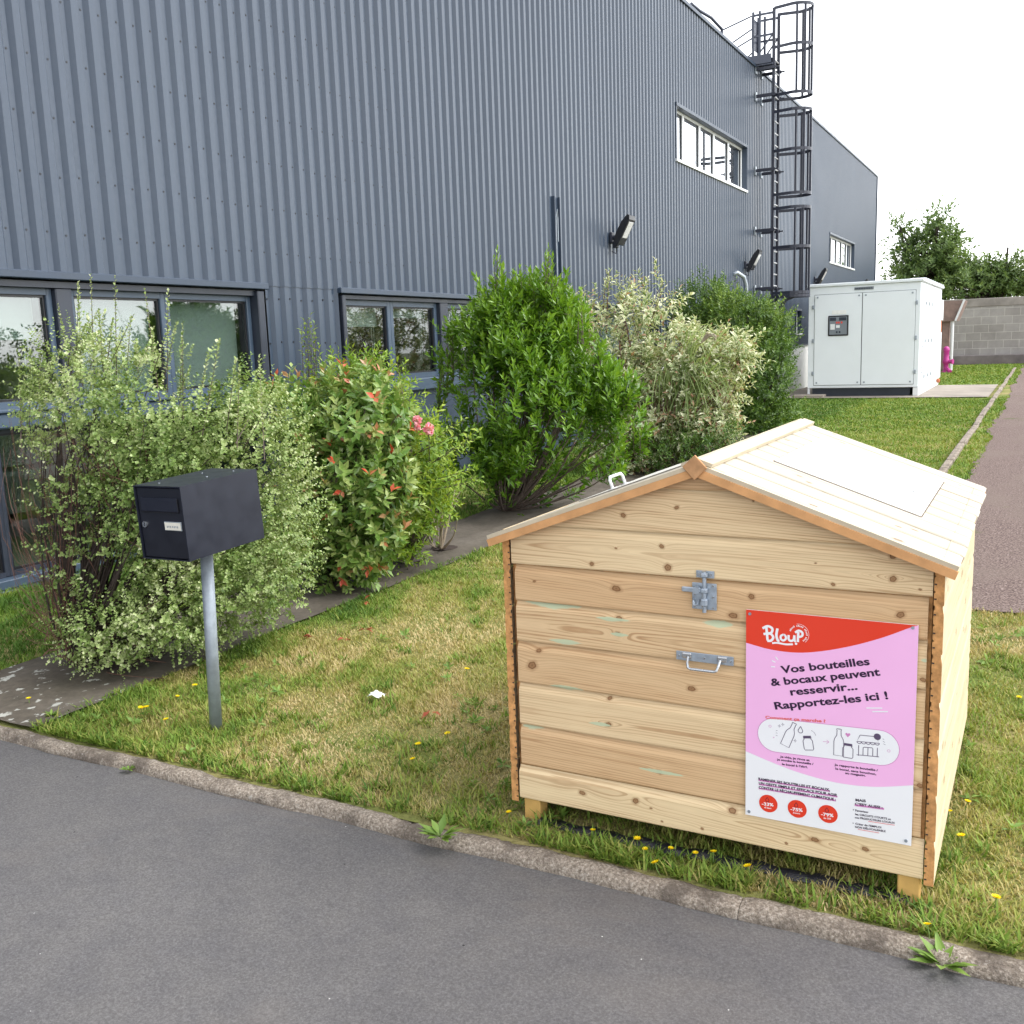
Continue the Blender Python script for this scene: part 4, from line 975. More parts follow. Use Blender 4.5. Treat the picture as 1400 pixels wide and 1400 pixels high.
def text_into(mb, s, p0, p1, cap, k, mi=0, bold=0.0, shear=0.0):
    cu = bpy.data.curves.new('lettering', 'FONT'); cu.body = s; cu.size = 1; cu.offset = bold; cu.shear = shear; cu.resolution_u = 3; cu.fill_mode = 'FRONT'
    ob = bpy.data.objects.new('lettering', cu); col.objects.link(ob); dg = bpy.context.evaluated_depsgraph_get(); ev = ob.evaluated_get(dg); me = ev.to_mesh()
    vs = np.array([v.co[:] for v in me.vertices]); fs = [list(q.vertices) for q in me.polygons]; ev.to_mesh_clear()
    bpy.data.objects.remove(ob); bpy.data.curves.remove(cu)
    p0 = np.array(p0, float); p1 = np.array(p1, float); d_ = p1-p0; W = np.linalg.norm(d_); e = d_/W; nn = np.array([-e[1], e[0]])
    x0, x1 = vs[:, 0].min(), vs[:, 0].max(); X = (vs[:, 0]-x0)/(x1-x0)*W; Zz = vs[:, 1]*(cap/.728)
    P = p0+X[:, None]*e+Zz[:, None]*nn; y = ly(k)
    mb.add([(q[0], y, q[1]) for q in P], fs, mi)
# heading
def heading(mb):
    for s, a, b in (('Vos bouteilles', (-.623, .639), (-.381, .695)), ('& bocaux peuvent', (-.652, .597), (-.353, .668)), ('resservir...', (-.596, .576), (-.412, .619)), ('Rapportez-les', (-.640, .527), (-.401, .585)), ('ici !', (-.389, .589), (-.331, .603))):
        text_into(mb, s, a, b, .0225, 5, 0, .028)
one('heading', 'ink_dark', sign, heading)
def small_text(rows, cap, k, bold):
    def f(mb):
        for s, a, b in rows: text_into(mb, s, a, b, cap, k, 0, bold)
    one('small_print', 'ink_dark', sign, f)
if True:
    TX = []
    for s, a, b in (('Je vide, je rince et', (-.625, .381), (-.540, .384)), ('je stocke la bouteille /', (-.634, .3705), (-.529, .3745)), ('le bocal à l’abri.', (-.619, .3585), (-.545, .362)),
                    ('Je rapporte la bouteille /', (-.471, .383), (-.353, .3865)), ('le bocal, sans bouchon,', (-.468, .3715), (-.357, .3745)), ('au magasin.', (-.441, .363), (-.385, .365))): TX.append((s, a, b))
    for s, a, b in (('RAMENER SES BOUTEILLES ET BOCAUX,', (-.688, .299), (-.482, .303)), ('UN GESTE SIMPLE ET EFFICACE POUR AGIR', (-.687, .286), (-.461, .2905)), ('CONTRE LE RÉCHAUFFEMENT CLIMATIQUE :', (-.687, .273), (-.465, .2765)), ('MAIS', (-.411, .286), (-.383, .288)), ('C’EST AUSSI :', (-.412, .274), (-.338, .277))): TX.append((s, a, b))
    for s, a, b in (('+', (-.418, .2555), (-.4145, .2555)), ('Favoriser', (-.411, .255), (-.375, .2565)), ('les CIRCUITS COURTS et', (-.411, .2435), (-.315, .2475)), ('nos PRODUCTEURS LOCAUX', (-.411, .2335), (-.304, .2385)), ('+', (-.418, .2145), (-.4145, .2145)), ('Créer de l’EMPLOI', (-.410, .2145), (-.340, .2175)), ('NON DÉLOCALISABLE', (-.410, .2045), (-.328, .2085))): TX.append((s, a, b))
    for i0, i1, cap, k, bo in ((0, 3, .0063, 5, .03), (3, 6, .0063, 5, .03), (6, 9, .0078, 6, .03), (9, 11, .0078, 6, .03), (11, 14, .006, 6, .025), (14, 18, .006, 6, .025)): small_text(TX[i0:i1], cap, k, bo)
def under(mb):
    for a, b, z, w in ((-.688, -.482, .2985, .0048), (-.687, -.461, .2855, .0048), (-.687, -.465, .2725, .0048), (-.413, -.334, .2735, .006)): ribbon(mb, [(a, z), (b, z+.004)], w, 4)
one('highlight', 'ink_lilac', sign, under)
one('underline', 'ink_salmon', sign, lambda mb: (ribbon(mb, [(-.375, .2318), (-.305, .2345)], .0015, 6), ribbon(mb, [(-.403, .2015), (-.345, .2025)], .0015, 6)))
one('subheading', 'ink_salmon', sign, lambda mb: text_into(mb, 'Comment ça marche ?', (-.669, .4945), (-.497, .5085), .0090, 6, 0, .04))
# pill panel with its pictograms
def pill(mb, c0, c1, r, k, mi=0):
    c0 = np.array(c0); c1 = np.array(c1); d_ = (c1-c0)/np.linalg.norm(c1-c0); a0 = math.atan2(d_[1], d_[0]); pts = []
    for i in range(15): a = a0+PI/2+PI*i/14; pts.append(c0+r*np.array([math.cos(a), math.sin(a)]))
    for i in range(15): a = a0-PI/2+PI*i/14; pts.append(c1+r*np.array([math.cos(a), math.sin(a)]))
    mb.poly([(q[0], ly(k), q[1]) for q in pts], mi)
one('pictogram_panel', ['ink_lilac', 'ink_white'], sign, lambda mb: (pill(mb, (-.640, .447), (-.350, .457), .0525, 3), pill(mb, (-.640, .447), (-.350, .457), .0508, 4, 1)))
def bottle(c, h, w, ang):
    p = [(-.5, 0), (-.5, .52), (-.44, .62), (-.22, .76), (-.2, .95), (-.24, .96), (-.24, 1), (.24, 1), (.24, .96), (.2, .95), (.22, .76), (.44, .62), (.5, .52), (.5, 0)]
    ca_, sa_ = math.cos(ang), math.sin(ang); return [(c[0]+x*w*ca_-z*h*sa_, c[1]+x*w*sa_+z*h*ca_) for x, z in p]
def jar(c, h, w, ang):
    p = [(-.42, 0), (-.5, .08), (-.5, .66), (-.36, .78), (-.36, .84), (-.4, .84), (-.4, 1), (.4, 1), (.4, .84), (.36, .84), (.36, .78), (.5, .66), (.5, .08), (.42, 0)]
    ca_, sa_ = math.cos(ang), math.sin(ang); return [(c[0]+x*w*ca_-z*h*sa_, c[1]+x*w*sa_+z*h*ca_) for x, z in p]
LW = .0019
def _p(mb):
    lw = LW
    ribbon(mb, bottle((-.612, .420), .078, .026, -.36), lw, 6, 0, True)
one('bottle_pictogram', ['ink_line', 'ink_white'], sign, _p)
def _p(mb):
    lw = LW
    ribbon(mb, bottle((-.460, .415), .080, .027, 0), lw, 6, 0, True)
one('bottle_pictogram', ['ink_line', 'ink_white'], sign, _p)
def _p(mb):
    lw = LW
    ribbon(mb, jar((-.542, .418), .042, .027, .16), lw, 6, 0, True)
    ca_, sa_ = math.cos(.16), math.sin(.16); ribbon(mb, [(-.5487-.0105*ca_, .4555-.0105*sa_), (-.5487+.0105*ca_, .4555+.0105*sa_)], .006, 7)
one('jar_pictogram', ['ink_line', 'ink_white'], sign, _p)
def _p(mb):
    lw = LW
    mb.poly([(x, ly(6), z) for x, z in [(-.449, .413), (-.421, .413), (-.421, .444), (-.449, .444)]], 1); ribbon(mb, jar((-.435, .413), .042, .028, 0), lw, 7, 0, True)
    ribbon(mb, [(-.446, .4515), (-.424, .4515)], .006, 7)
one('jar_pictogram', ['ink_line', 'ink_white'], sign, _p)
def _p(mb):
    lw = LW
    ribbon(mb, [(-.567, .486)]+[(-.5675+.0065*math.cos(a), .4725+.0065*math.sin(a)) for a in np.linspace(.6, -PI-.6, 12)]+[(-.567, .486)], lw, 6)
one('drop_pictogram', ['ink_line', 'ink_white'], sign, _p)
def _p(mb):
    lw = LW
    ribbon(mb, [(-.406, .424), (-.406, .456)], lw, 6); ribbon(mb, [(-.356, .428), (-.356, .456)], lw, 6); ribbon(mb, [(-.411, .426), (-.351, .430)], lw, 6)
    ribbon(mb, [(-.403, .486), (-.362, .488), (-.351, .470), (-.411, .466), (-.403, .486)], lw, 6)
    for i in range(5): c = -.405+i*.012; ribbon(mb, [(c+.006*math.cos(a), .4665+.0008*i+.006*math.sin(a)) for a in np.linspace(PI, 2*PI, 8)], lw, 6)
    ribbon(mb, [(-.394, .427), (-.394, .449), (-.392, .452), (-.370, .4535), (-.368, .451), (-.368, .429)], lw, 6); ribbon(mb, [(-.381, .428), (-.381, .453)], lw, 6)
    disc(mb, (-.357, .4885), .0095, .0095, 8)
one('shop_pictogram', ['ink_line', 'ink_white'], sign, _p)
def _p(mb):
    lw = LW
    for x, z in ((-.628, .478), (-.582, .440), (-.618, .484)):
        ribbon(mb, [(x-.005, z), (x-.001, z+.001), (x, z+.005), (x+.001, z+.001), (x+.005, z), (x+.001, z-.001), (x, z-.005), (x-.001, z-.001)], .0009, 6, 0, True)
    for x, z, dx, dz in ((-.638, .462, .005, .001), (-.638, .455, .005, 0), (-.638, .448, .005, -.001), (-.537, .479, .004, -.003), (-.531, .476, .004, -.005), (-.527, .471, .003, -.006), (-.343, .485, .004, -.002), (-.342, .478, .005, -.003), (-.341, .471, .006, -.003)): ribbon(mb, [(x, z), (x+dx, z+dz)], .001, 6)
one('sparkle_pictogram', ['ink_line', 'ink_white'], sign, _p)

def picol(mb):
    ribbon(mb, [(-.504, .4505), (-.488, .4515)], .0013, 6); ribbon(mb, [(-.494, .457), (-.487, .4515), (-.494, .4455)], .0013, 6)
    mb.poly([(x, ly(6), z) for x, z in [(-.436, .474), (-.429, .4825), (-.4305, .4865), (-.434, .4865), (-.436, .484), (-.438, .4865), (-.4415, .4865), (-.443, .4825)]])
    for x, z, r in ((-.655, .473, .0036), (-.326, .452, .0036), (-.644, .440, .0015)): ribbon(mb, [(x+r*math.cos(a), z+r*math.sin(a)) for a in np.linspace(0, 2*PI, 13)[:-1]], .001, 6, 0, True)
one('pictogram', 'ink_lilac', sign, picol)
# red figures
for (cx, cz), s, s2 in (((-.6615, .2295), '-33%', 'd’eau'), ((-.577, .2295), '-75%', 'd’énergie'), ((-.4895, .2310), '-79%', 'de GES')):
    def figs(mb):
        disc(mb, (cx+.003, cz), .0275, .0275, 4); text_into(mb, s, (cx-.016, cz-.0085), (cx+.019, cz-.006), .010, 5, 1, .03); text_into(mb, s2, (cx-.009, cz-.0165), (cx+.012, cz-.0155), .005, 5, 1, .02)
        ribbon(mb, [(cx, cz+.019)]+[(cx+.005*math.cos(a), cz+.010+.005*math.sin(a)) for a in np.linspace(.7, -PI-.7, 10)]+[(cx, cz+.019)], .0013, 5, 2)
    one('figure_badge', ['ink_red', 'ink_white', 'ink_dark'], sign, figs)
# hand-drawn logo
def logo(mb):
    w = .0072
    def S(pts, ww=w): ribbon(mb, smooth_curve(pts, 5), ww, 5)
    S([(-.668, .773), (-.666, .752), (-.664, .733)]); S([(-.679, .768), (-.664, .776), (-.651, .770), (-.654, .757), (-.668, .752)]); S([(-.676, .751), (-.658, .755), (-.648, .745), (-.654, .734), (-.665, .732)])
    S([(-.636, .772), (-.639, .752), (-.635, .737), (-.630, .736)])
    S([(-.618, .756), (-.626, .751), (-.626, .742), (-.619, .738), (-.612, .744), (-.613, .752), (-.618, .756)], .0062)
    S([(-.604, .756), (-.604, .744), (-.598, .739), (-.590, .744), (-.588, .757)], .0066); S([(-.588, .757), (-.587, .742), (-.584, .738)], .006)
    S([(-.577, .768), (-.578, .750), (-.578, .738)], .0066); S([(-.586, .765), (-.576, .772), (-.566, .767), (-.567, .757), (-.577, .753)], .0066)
    disc(mb, (-.583, .7325), .0036, .0036, 5)
    S([(-.651, .7265), (-.636, .729), (-.612, .7275), (-.592, .730)], .0055)
    for i in range(22):
        a = math.radians(162-i*10.2); c = np.array([-.577, .762]); r0, r1 = .0215, .0255
        if i % 6 == 5: continue
        ribbon(mb, [c+r0*np.array([math.cos(a), math.sin(a)]), c+(r1+.0012*(i % 3 == 1))*np.array([math.cos(a), math.sin(a)])], .0024, 5)
    ribbon(mb, [np.array([-.577, .762])+.0295*np.array([math.cos(a), math.sin(a)]) for a in np.radians(np.linspace(100, -50, 18))], .0009, 5)
    for a, b in (((-.632, .695), (-.638, .683)), ((-.647, .687), (-.637, .675)), ((-.655, .662), (-.643, .664))): pass
    for a, b in (((-.641, .687), (-.634, .678)), ((-.651, .674), (-.641, .670)), ((-.654, .655), (-.642, .656)), ((-.388, .568), (-.346, .574)), ((-.372, .560), (-.331, .566))): ribbon(mb, [a, b], .0034, 5)
one('logo', 'ink_white', sign, logo)
for x, z in ((PX0+.011, PZ1-.012), (PX1-.014, PZ1-.008), (PX0+.011, PZ0+.012), (PX1-.014, PZ0+.013)): one('screw', 'galv_dull', sign, lambda mb: mb.tube([(x, YP+.001, z), (x, YP-.0035, z)], .0045, 10))

# ---------------------------------------------------------------- mailbox on a post
mbx = thing('mailbox', 'anthracite metal mailbox on a grey post at the edge of the lawn', 'mailbox', (-3.085, 2.97, 0))
MXF = Matrix.Translation((-3.05, 2.74, .808)) @ Matrix.Rotation(-.019, 4, 'Z') @ Matrix.Rotation(.041, 4, 'X') @ Matrix.Rotation(-.016, 4, 'Y')
w2, hh, dd = .1315, .299, .422
def shell(mb):
    mb.xf = MXF; t = .0025
    mb.box(-w2, w2, .004, dd, hh-t, hh, 0); mb.box(-w2, w2, .004, dd, 0, t); mb.box(-w2, -w2+t, .004, dd, t, hh-t); mb.box(w2-t, w2, .004, dd, t, hh-t); mb.box(-w2+t, w2-t, dd-t, dd-.0002, t, hh-t)
    # folded lip round the front
    mb.box(-w2-.0006, w2+.0006, 0, .008, hh-.005, hh+.0006); mb.box(-w2-.0006, w2+.0006, 0, .008, -.0006, .004); mb.box(-w2-.0006, -w2+.005, 0, .008, .004, hh-.005); mb.box(w2-.005, w2+.0006, 0, .008, .004, hh-.005)
    for x, y in ((-.05, .06), (.05, .22), (.06, .36), (-.06, .30)): mb.tube([(x, y, hh-.001), (x, y, hh+.0022)], .004, 8, 1)
one('shell', ['mailbox', 'galv'], mbx, shell)
def mdoor(mb): mb.xf = MXF; mb.box(-w2+.008, w2-.008, .007, .012, .007, hh-.009, 0, .0015)
md = one('door', 'mailbox_door', mbx, mdoor)
def flap(mb):
    mb.xf = MXF; mb.box(-.103, .103, .0008, .0062, hh-.103, hh-.048, 0, .0018); mb.box(-.103, .103, .0005, .0068, hh-.106, hh-.1035, 1); mb.box(.1035, .106, .0005, .0068, hh-.104, hh-.05, 1)
one('flap', ['mailbox', 'plastic_black'], md, flap)
def lock(mb): mb.xf = MXF; mb.tube([(-.098, .007, hh-.158), (-.098, .0005, hh-.158)], .0125, 16); mb.box(-.0990, -.0965, -.0006, .0004, hh-.165, hh-.151, 1)
one('lock', ['chrome', 'plastic_black'], md, lock)
def nplate(mb):
    mb.xf = MXF; mb.box(.014, .109, .0025, .0065, hh-.178, hh-.142, 0, .001); mb.box(.018, .105, .0008, .0024, hh-.175, hh-.145, 1)
    for i, x in enumerate((.03, .039, .048, .06, .069, .078, .087)): mb.box(x, x+.005, .0003, .0008, hh-.166+.0015*(i % 2), hh-.158, 2)
one('name_plate', ['galv', 'plate', 'galv_dull'], md, nplate)
one('post', 'galv_dull', mbx, lambda mb: (mb.tube([(-3.107, 2.975, -.03), (-3.08, 2.985, .80)], .0265, 18)), True)
one('mounting_plate', 'mailbox', mbx, lambda mb: mb.box(-3.14, -3.02, 2.92, 3.05, .796, .806))

# ---------------------------------------------------------------- shrubs
def uptilt(O, up, rng, jit): return nrm(O*(1-up)+np.array([0, 0, 1.0])*up+rng.normal(0, jit, O.shape))
def shrub(name, label, cat_, base, group=None): return thing(name, label, cat_, tuple(base), group)
def add_foliage(t, parts, mat, name='foliage'):
    V, T, A = cat(parts); return np_mesh(name, V, T, mat, t, {'tint': np.clip(A, 0, 1)})
rv = np.random.default_rng(77)
# 1 small-leaved variegated shrub behind the mailbox
base = np.array([-4.46, 3.32, 0]); t1 = shrub('variegated_shrub', 'big loose shrub of tiny pale variegated leaves and brown twigs behind the mailbox', 'shrub', base)
env = Env([(270, 650, 3.75, 150, 150, .50), (362, 740, 3.95, 72, 118, .40), (215, 560, 3.6, 130, 100, .42), (110, 560, 3.45, 70, 110, .34), (330, 600, 3.95, 90, 90, .40), (150, 850, 3.35, 75, 65, .28), (95, 700, 3.35, 45, 120, .25), (300, 800, 3.75, 110, 80, .38), (200, 700, 3.55, 90, 130, .35)])
P, O = env.sample(9300, rv, .45, 1.0); k = wob(P, 4.5, 71)+rv.normal(0, .35, len(P)) > -.45; P, O = P[k], O[k]
Pl, Ol = Env([(150, 860, 3.3, 70, 50, .24), (240, 830, 3.5, 70, 60, .3)]).sample(900, rv, .3, 1.); P, O = np.r_[P, Pl], np.r_[O, Ol]
X_, Y_ = proj(P); u_ = rv.uniform(size=len(P)); k = ~((X_ < 105) & (Y_ > 560) & (u_ < .42)) & ~((X_ < 22) & (Y_ > 560)) & ~((abs(X_-130) < 45) & (abs(Y_-690) < 110) & (u_ < .6)) & ~((X_ > 215) & (Y_ > 905-(X_-215)*.35) & (u_ < .9)) & ~((X_ > 120) & (X_ < 260) & (Y_ > 780) & (Y_ < 850) & (u_ < .45)) & ~((X_ < 190) & (Y_ > 905)) & ~((X_ < 85) & (Y_ > 840)) & ~((Y_ < 540) & (u_ > .62)); P, O = P[k], O[k]
tf = lambda k, n, t, P: np.clip(.42+.20*wob(P.reshape(-1, 3), 5, 72).reshape(k, n)+rv.normal(0, .16, (k, n))+.14*t[None], 0, 1)
parts = [shoots_to_leaves(P, uptilt(O, .35, rv, .35), rv.uniform(.05, .15, len(P)), 12, .0215, .0195, 1.5, tf, rng=rv, edge=lambda a: np.clip(a+.16, 0, 1), droop=.03)]
# long whips standing out of the top and the left side
B = []; Dv = []; Ls = []
for px, py0, py1 in [(108, 470, 357), (125, 470, 372), (163, 480, 375), (205, 500, 380), (222, 480, 388), (85, 480, 400), (140, 470, 400), (180, 500, 420), (240, 520, 440), (262, 530, 425), (300, 540, 440), (335, 560, 470), (60, 520, 430), (45, 540, 470), (98, 460, 380), (210, 470, 420), (200, 460, 430), (190, 470, 440), (150, 450, 410), (115, 440, 400), (355, 570, 485), (30, 560, 480)]:
    for rep in range(2):
        a = at(px+rv.normal(0, 10), py0+30, 3.6); b = at(px+rv.normal(0, 7)+(18 if rep else 0), py1+rv.uniform(0, 30)+40*rep, 3.6+rv.normal(0, .15)); B.append(a); Dv.append(b-a); Ls.append(np.linalg.norm(b-a))
B, Dv, Ls = np.array(B), np.array(Dv), np.array(Ls)
parts.append(shoots_to_leaves(B, Dv, Ls, 44, .024, .018, 1.1, lambda k, n, t, P: np.clip(.6+rv.normal(0, .18, (k, n)), 0, 1), rng=rv, edge=lambda a: np.clip(a+.2, 0, 1)))
add_foliage(t1, parts, 'pitto')
one('whip', 'bark', t1, lambda mb: [mb.tube([a-dv_*.25, a+dv_*.5, a+dv_], [.0028, .0018, .0007], 4, caps=False) for a, dv_ in zip(B, Dv)])
def stems(mb):
    ii = rv.choice(len(P), 110, False); branches(mb, base+np.array([0, 0, .0]), P[ii], rv, .008, .0015, 6, 4, .10, -.1)
    for px, py in ((80, 560), (100, 600), (130, 560), (95, 640), (160, 620), (205, 600), (300, 650)): branches(mb, base, [at(px, py, 3.5)], rv, .03, .010, 7, 6, .05, -.2)
one('stem', 'bark_dark', t1, stems)
def bare(mb):
    for i in range(95):
        s = rv.uniform(0, 1); a = base+np.array([rv.normal(0, .05), rv.normal(0, .05), rv.uniform(.05, .5)]); tip = at(rv.uniform(2, 110), 560+330*rv.uniform(0, 1)**.8, rv.uniform(3.0, 3.5)); branches(mb, a, [tip], rv, .0024, .0007, 6, 3, .16, .1)
    for i in range(16): a = base+np.array([rv.normal(0, .1), rv.normal(0, .1), .08]); tip = at(rv.uniform(150, 235), rv.uniform(800, 930), rv.uniform(3.2, 3.6)); branches(mb, a, [tip], rv, .004, .0012, 5, 3, .15, .2)
    for i in range(50): a = at(rv.uniform(80, 220), rv.uniform(650, 800), 3.4); tip = a+np.array([rv.normal(-.05, .12), rv.normal(0, .1), rv.uniform(.15, .4)]); branches(mb, a, [tip], rv, .003, .001, 4, 3, .1)
one('bare_twig', 'twig_red', t1, bare)
# 2 red-tipped shrub
base = gr(455, 800); t2 = shrub('red_tipped_shrub', 'shrub with long green leaves and red young shoots, right of the mailbox', 'shrub', base)
env = Env([(480, 660, 5.35, 80, 120, .42), (440, 590, 5.4, 65, 70, .35), (398, 578, 5.35, 42, 48, .3), (515, 690, 5.3, 45, 80, .3), (500, 580, 5.45, 60, 70, .32), (470, 750, 5.25, 65, 55, .3), (420, 680, 5.3, 40, 80, .28)])
P, O = env.sample(900, rv, .5, 1.0); k = wob(P, 4, 73)+rv.normal(0, .4, len(P)) > -.5; P, O = P[k], O[k]
red = rv.uniform(size=len(P)); redk = (red < .06)
def tf2(k, n, t, P_):
    v = np.clip(.42+rv.normal(0, .14, (k, n))+.18*t[None]**2, 0, .66); young = (red < .22)[:, None] & (t > .8)[None]; v = np.where(young, rv.uniform(.70, .86, (k, n)), v); v = np.where(redk[:, None] & (t > .78)[None], rv.uniform(.86, 1., (k, n)), v); return v
parts = [shoots_to_leaves(P, uptilt(O, .45, rv, .3), rv.uniform(.10, .19, len(P)), 14, .088, .042, 1.3, tf2, rng=rv, droop=.06)]
add_foliage(t2, parts, 'phot')
one('stem', 'bark', t2, lambda mb: branches(mb, base, P[rv.choice(len(P), 90, False)], rv, .013, .003, 5, 4, .10, -.1))
# 3 light green arching shrub
base = gr(560, 770); t3 = shrub('arching_shrub', 'loose light green shrub with arching yellowish shoots between the red tipped and the glossy shrub', 'shrub', base)
env = Env([(560, 650, 5.95, 60, 90, .36), (575, 672, 5.9, 42, 48, .3), (500, 540, 6.1, 55, 50, .34), (545, 600, 6.0, 45, 45, .34), (540, 740, 5.8, 40, 40, .25), (480, 790, 5.35, 40, 22, .2)])
P, O = env.sample(950, rv, .4, 1.0); arch = rv.uniform(size=len(P)) < .2
tf3 = lambda k, n, t, P_: np.clip(.42+rv.normal(0, .16, (k, n))+.2*t[None]+.15*wob(P_.reshape(-1, 3), 4, 74).reshape(k, n), 0, 1)
parts = [shoots_to_leaves(P, uptilt(O, .4, rv, .4), rv.uniform(.08, .2, len(P)), 12, .06, .020, 1.15, tf3, rng=rv)]
Bt = []; Dt = []
for (x0, y0), (x1, y1) in [((580, 640), (650, 600)), ((580, 660), (650, 640)), ((560, 640), (640, 610)), ((590, 670), (655, 655)), ((470, 560), (520, 495)), ((460, 560), (480, 500)), ((490, 560), (505, 492)), ((520, 560), (530, 505)), ((560, 600), (560, 520)), ((450, 540), (455, 480)), ((570, 620), (630, 572)), ((510, 570), (545, 545)), ((440, 560), (395, 545))]:
    for r_ in range(3): a = at(x0, y0, 5.8); b_ = at(x1+r_*rv.normal(0, 8), y1+r_*rv.normal(0, 8), 5.8+rv.normal(0, .12)); Bt.append(a); Dt.append(b_-a)
for (x, y0, y1) in [(418+d_, 590, 432+abs(d_)*2) for d_ in (-6, -2, 2, 5, 9, 12)]+[(424, 580, 428), (430, 580, 440), (412, 600, 450), (436, 590, 470), (452, 560, 475), (428, 600, 450), (420, 600, 470)]:
    a = at(x+6, y0, 6.3); b_ = at(x, y1, 6.3); Bt.append(a); Dt.append(b_-a)
Bt, Dt = np.array(Bt), np.array(Dt)
parts.append(shoots_to_leaves(Bt, Dt, np.linalg.norm(Dt, axis=1), 26, .06, .023, 1.3, lambda k, n, t, P_: np.clip(.6+rv.normal(0, .15, (k, n)), 0, 1), rng=rv, droop=.3))
add_foliage(t3, parts, 'forsy')
one('stem', 'bark', t3, lambda mb: (branches(mb, base, P[rv.choice(len(P), 80, False)], rv, .009, .002, 5, 4, .12, -.1), [mb.tube([a-dv_*.3, a+dv_*.5, a+dv_], [.004, .003, .001], 4, caps=False) for a, dv_ in zip(Bt, Dt)], branches(mb, at(430, 640, 6.3), Bt[-13:], rv, .006, .004, 3, 4, .05)))
# rose with two pink blooms
base = gr(590, 742); t4 = shrub('rose_bush', 'thin rose bush with two pink blooms beside the light green shrub', 'rose', base)
fl1, fl2 = at(570, 575, 5.62), at(586, 587, 5.6)
def bloom(c, r):
    n = 60; u = nrm(rv.normal(size=(n, 3))+np.array([0, 0, .3])); Pp = c+u*r*rv.uniform(.2, .75, (n, 1)); return leaf_arrays(Pp, nrm(u+rv.normal(0, .5, u.shape)), u, np.full(n, r*.7), np.full(n, r*.8), rv.uniform(0, 1, n))
for c, r in ((fl1, .032), (fl1+np.array([.0, 0, -.045]), .026), (fl2, .038)): add_foliage(t4, [bloom(c, r)], 'rose', 'bloom')
Pr = np.concatenate([np.linspace(base+np.array([0, 0, .2]), c, 14) for c in (fl1, fl2)])+rv.normal(0, .04, (28, 3))
add_foliage(t4, [shoots_to_leaves(Pr, rv.normal(size=Pr.shape)+np.array([0, 0, .5]), np.full(len(Pr), .10), 7, .05, .028, 1.2, lambda k, n, t, P_: rv.uniform(.1, .5, (k, n)), rng=rv)], 'forsy')
one('stem', 'bark', t4, lambda mb: branches(mb, base, [fl1, fl2], rv, .006, .003, 5, 5, .06, -.2))
# bare little shrub in its planting hole
base = gr(603, 753); t5 = shrub('bare_shrub', 'nearly bare little shrub of pale twigs in a hole of the weed mat', 'shrub', base)
def bt(mb):
    for px, py in ((585, 690), (598, 700), (610, 690), (625, 700), (592, 668), (622, 670), (636, 660), (605, 660), (574, 736), (587, 735), (618, 735), (628, 680), (600, 680)): branches(mb, base, [at(px, py, base[1]+rv.normal(0, .15))], rv, .009, .0025, 6, 5, .12, -.1)
one('twig', 'twig_pale', t5, bt)
B5 = np.array([at(x, y, base[1]) for x, y in ((604, 716), (598, 712), (590, 690), (610, 720), (575, 732))]); add_foliage(t5, [shoots_to_leaves(B5, rv.normal(size=B5.shape), np.full(5, .05), 6, .03, .016, 1.2, rng=rv)], 'forsy')
one('planting_hole', 'bark_dark', t5, lambda mb: mb.lathe([(.11, .024), (.09, .028), (.01, .026)], (base[0]+.02, base[1]+.02, 0), 14))
# 4 big glossy shrub
base = gr(690, 700); t6 = shrub('glossy_shrub', 'tall bright green glossy leaved shrub in the middle, behind the wooden crate', 'shrub', base)
env = Env([(735, 570, 8.5, 115, 125, .85), (715, 475, 8.6, 85, 85, .62), (800, 600, 8.4, 75, 80, .6), (650, 530, 8.5, 60, 90, .5), (738, 440, 8.6, 55, 48, .4), (650, 610, 8.3, 60, 60, .45), (720, 660, 8.3, 70, 50, .5), (830, 560, 8.5, 35, 50, .35), (690, 458, 8.5, 42, 50, .4)])
P, O = env.sample(3300, rv, .5, 1.0); k = (wob(P, 2.6, 75)+.7*wob(P, 1.5, 175)+rv.normal(0, .22, len(P)) > -.34); P, O = P[k], O[k]
gap = np.array([np.linalg.norm(P-at(x, y, 8.1), axis=1) < r for x, y, r in ((688, 545, .16), (660, 560, .10), (672, 470, .10), (640, 690, .22))]).any(0); P, O = P[~gap], O[~gap]; X_, Y_ = proj(P); k = ~((X_ < 705) & (Y_ > 655) & (rv.uniform(size=len(P)) < .85)); P, O = P[k], O[k]
tf6 = lambda k, n, t, P_: np.clip(.34+rv.normal(0, .12, (k, n))+.38*t[None]+.12*wob(P_.reshape(-1, 3), 2.5, 76).reshape(k, n), 0, 1)
parts = [shoots_to_leaves(P, uptilt(O, .62, rv, .22), rv.uniform(.12, .24, len(P)), 13, .10, .035, .95, tf6, rng=rv, droop=.05)]
Bt = []; Dt = []
for x, y0, y1 in [(679, 450, 338), (684, 440, 352), (700, 430, 372), (712, 430, 365), (725, 420, 372), (750, 420, 335), (746, 430, 345), (755, 420, 352), (768, 430, 398), (655, 470, 382), (795, 470, 396), (640, 500, 415), (620, 520, 440), (612, 540, 458), (818, 500, 460), (600, 560, 490), (850, 560, 520), (867, 620, 575), (600, 570, 525), (735, 420, 380), (690, 440, 395), (875, 620, 590), (664, 470, 400), (780, 450, 410)]:
    for r_ in range(3): a = at(x+r_*rv.normal(0, 3), y0, 8.4); b_ = at(x+rv.normal(0, 2)+r_*rv.normal(0, 5), y1+r_*14, 8.4+rv.normal(0, .1)); Bt.append(a); Dt.append(b_-a)
Bt, Dt = np.array(Bt), np.array(Dt); parts.append(shoots_to_leaves(Bt, Dt, np.linalg.norm(Dt, axis=1), 30, .085, .028, .8, lambda k, n, t, P_: np.clip(.5+.3*t[None]+rv.normal(0, .12, (k, n)), 0, 1), rng=rv, droop=.05))
add_foliage(t6, parts, 'laurel')
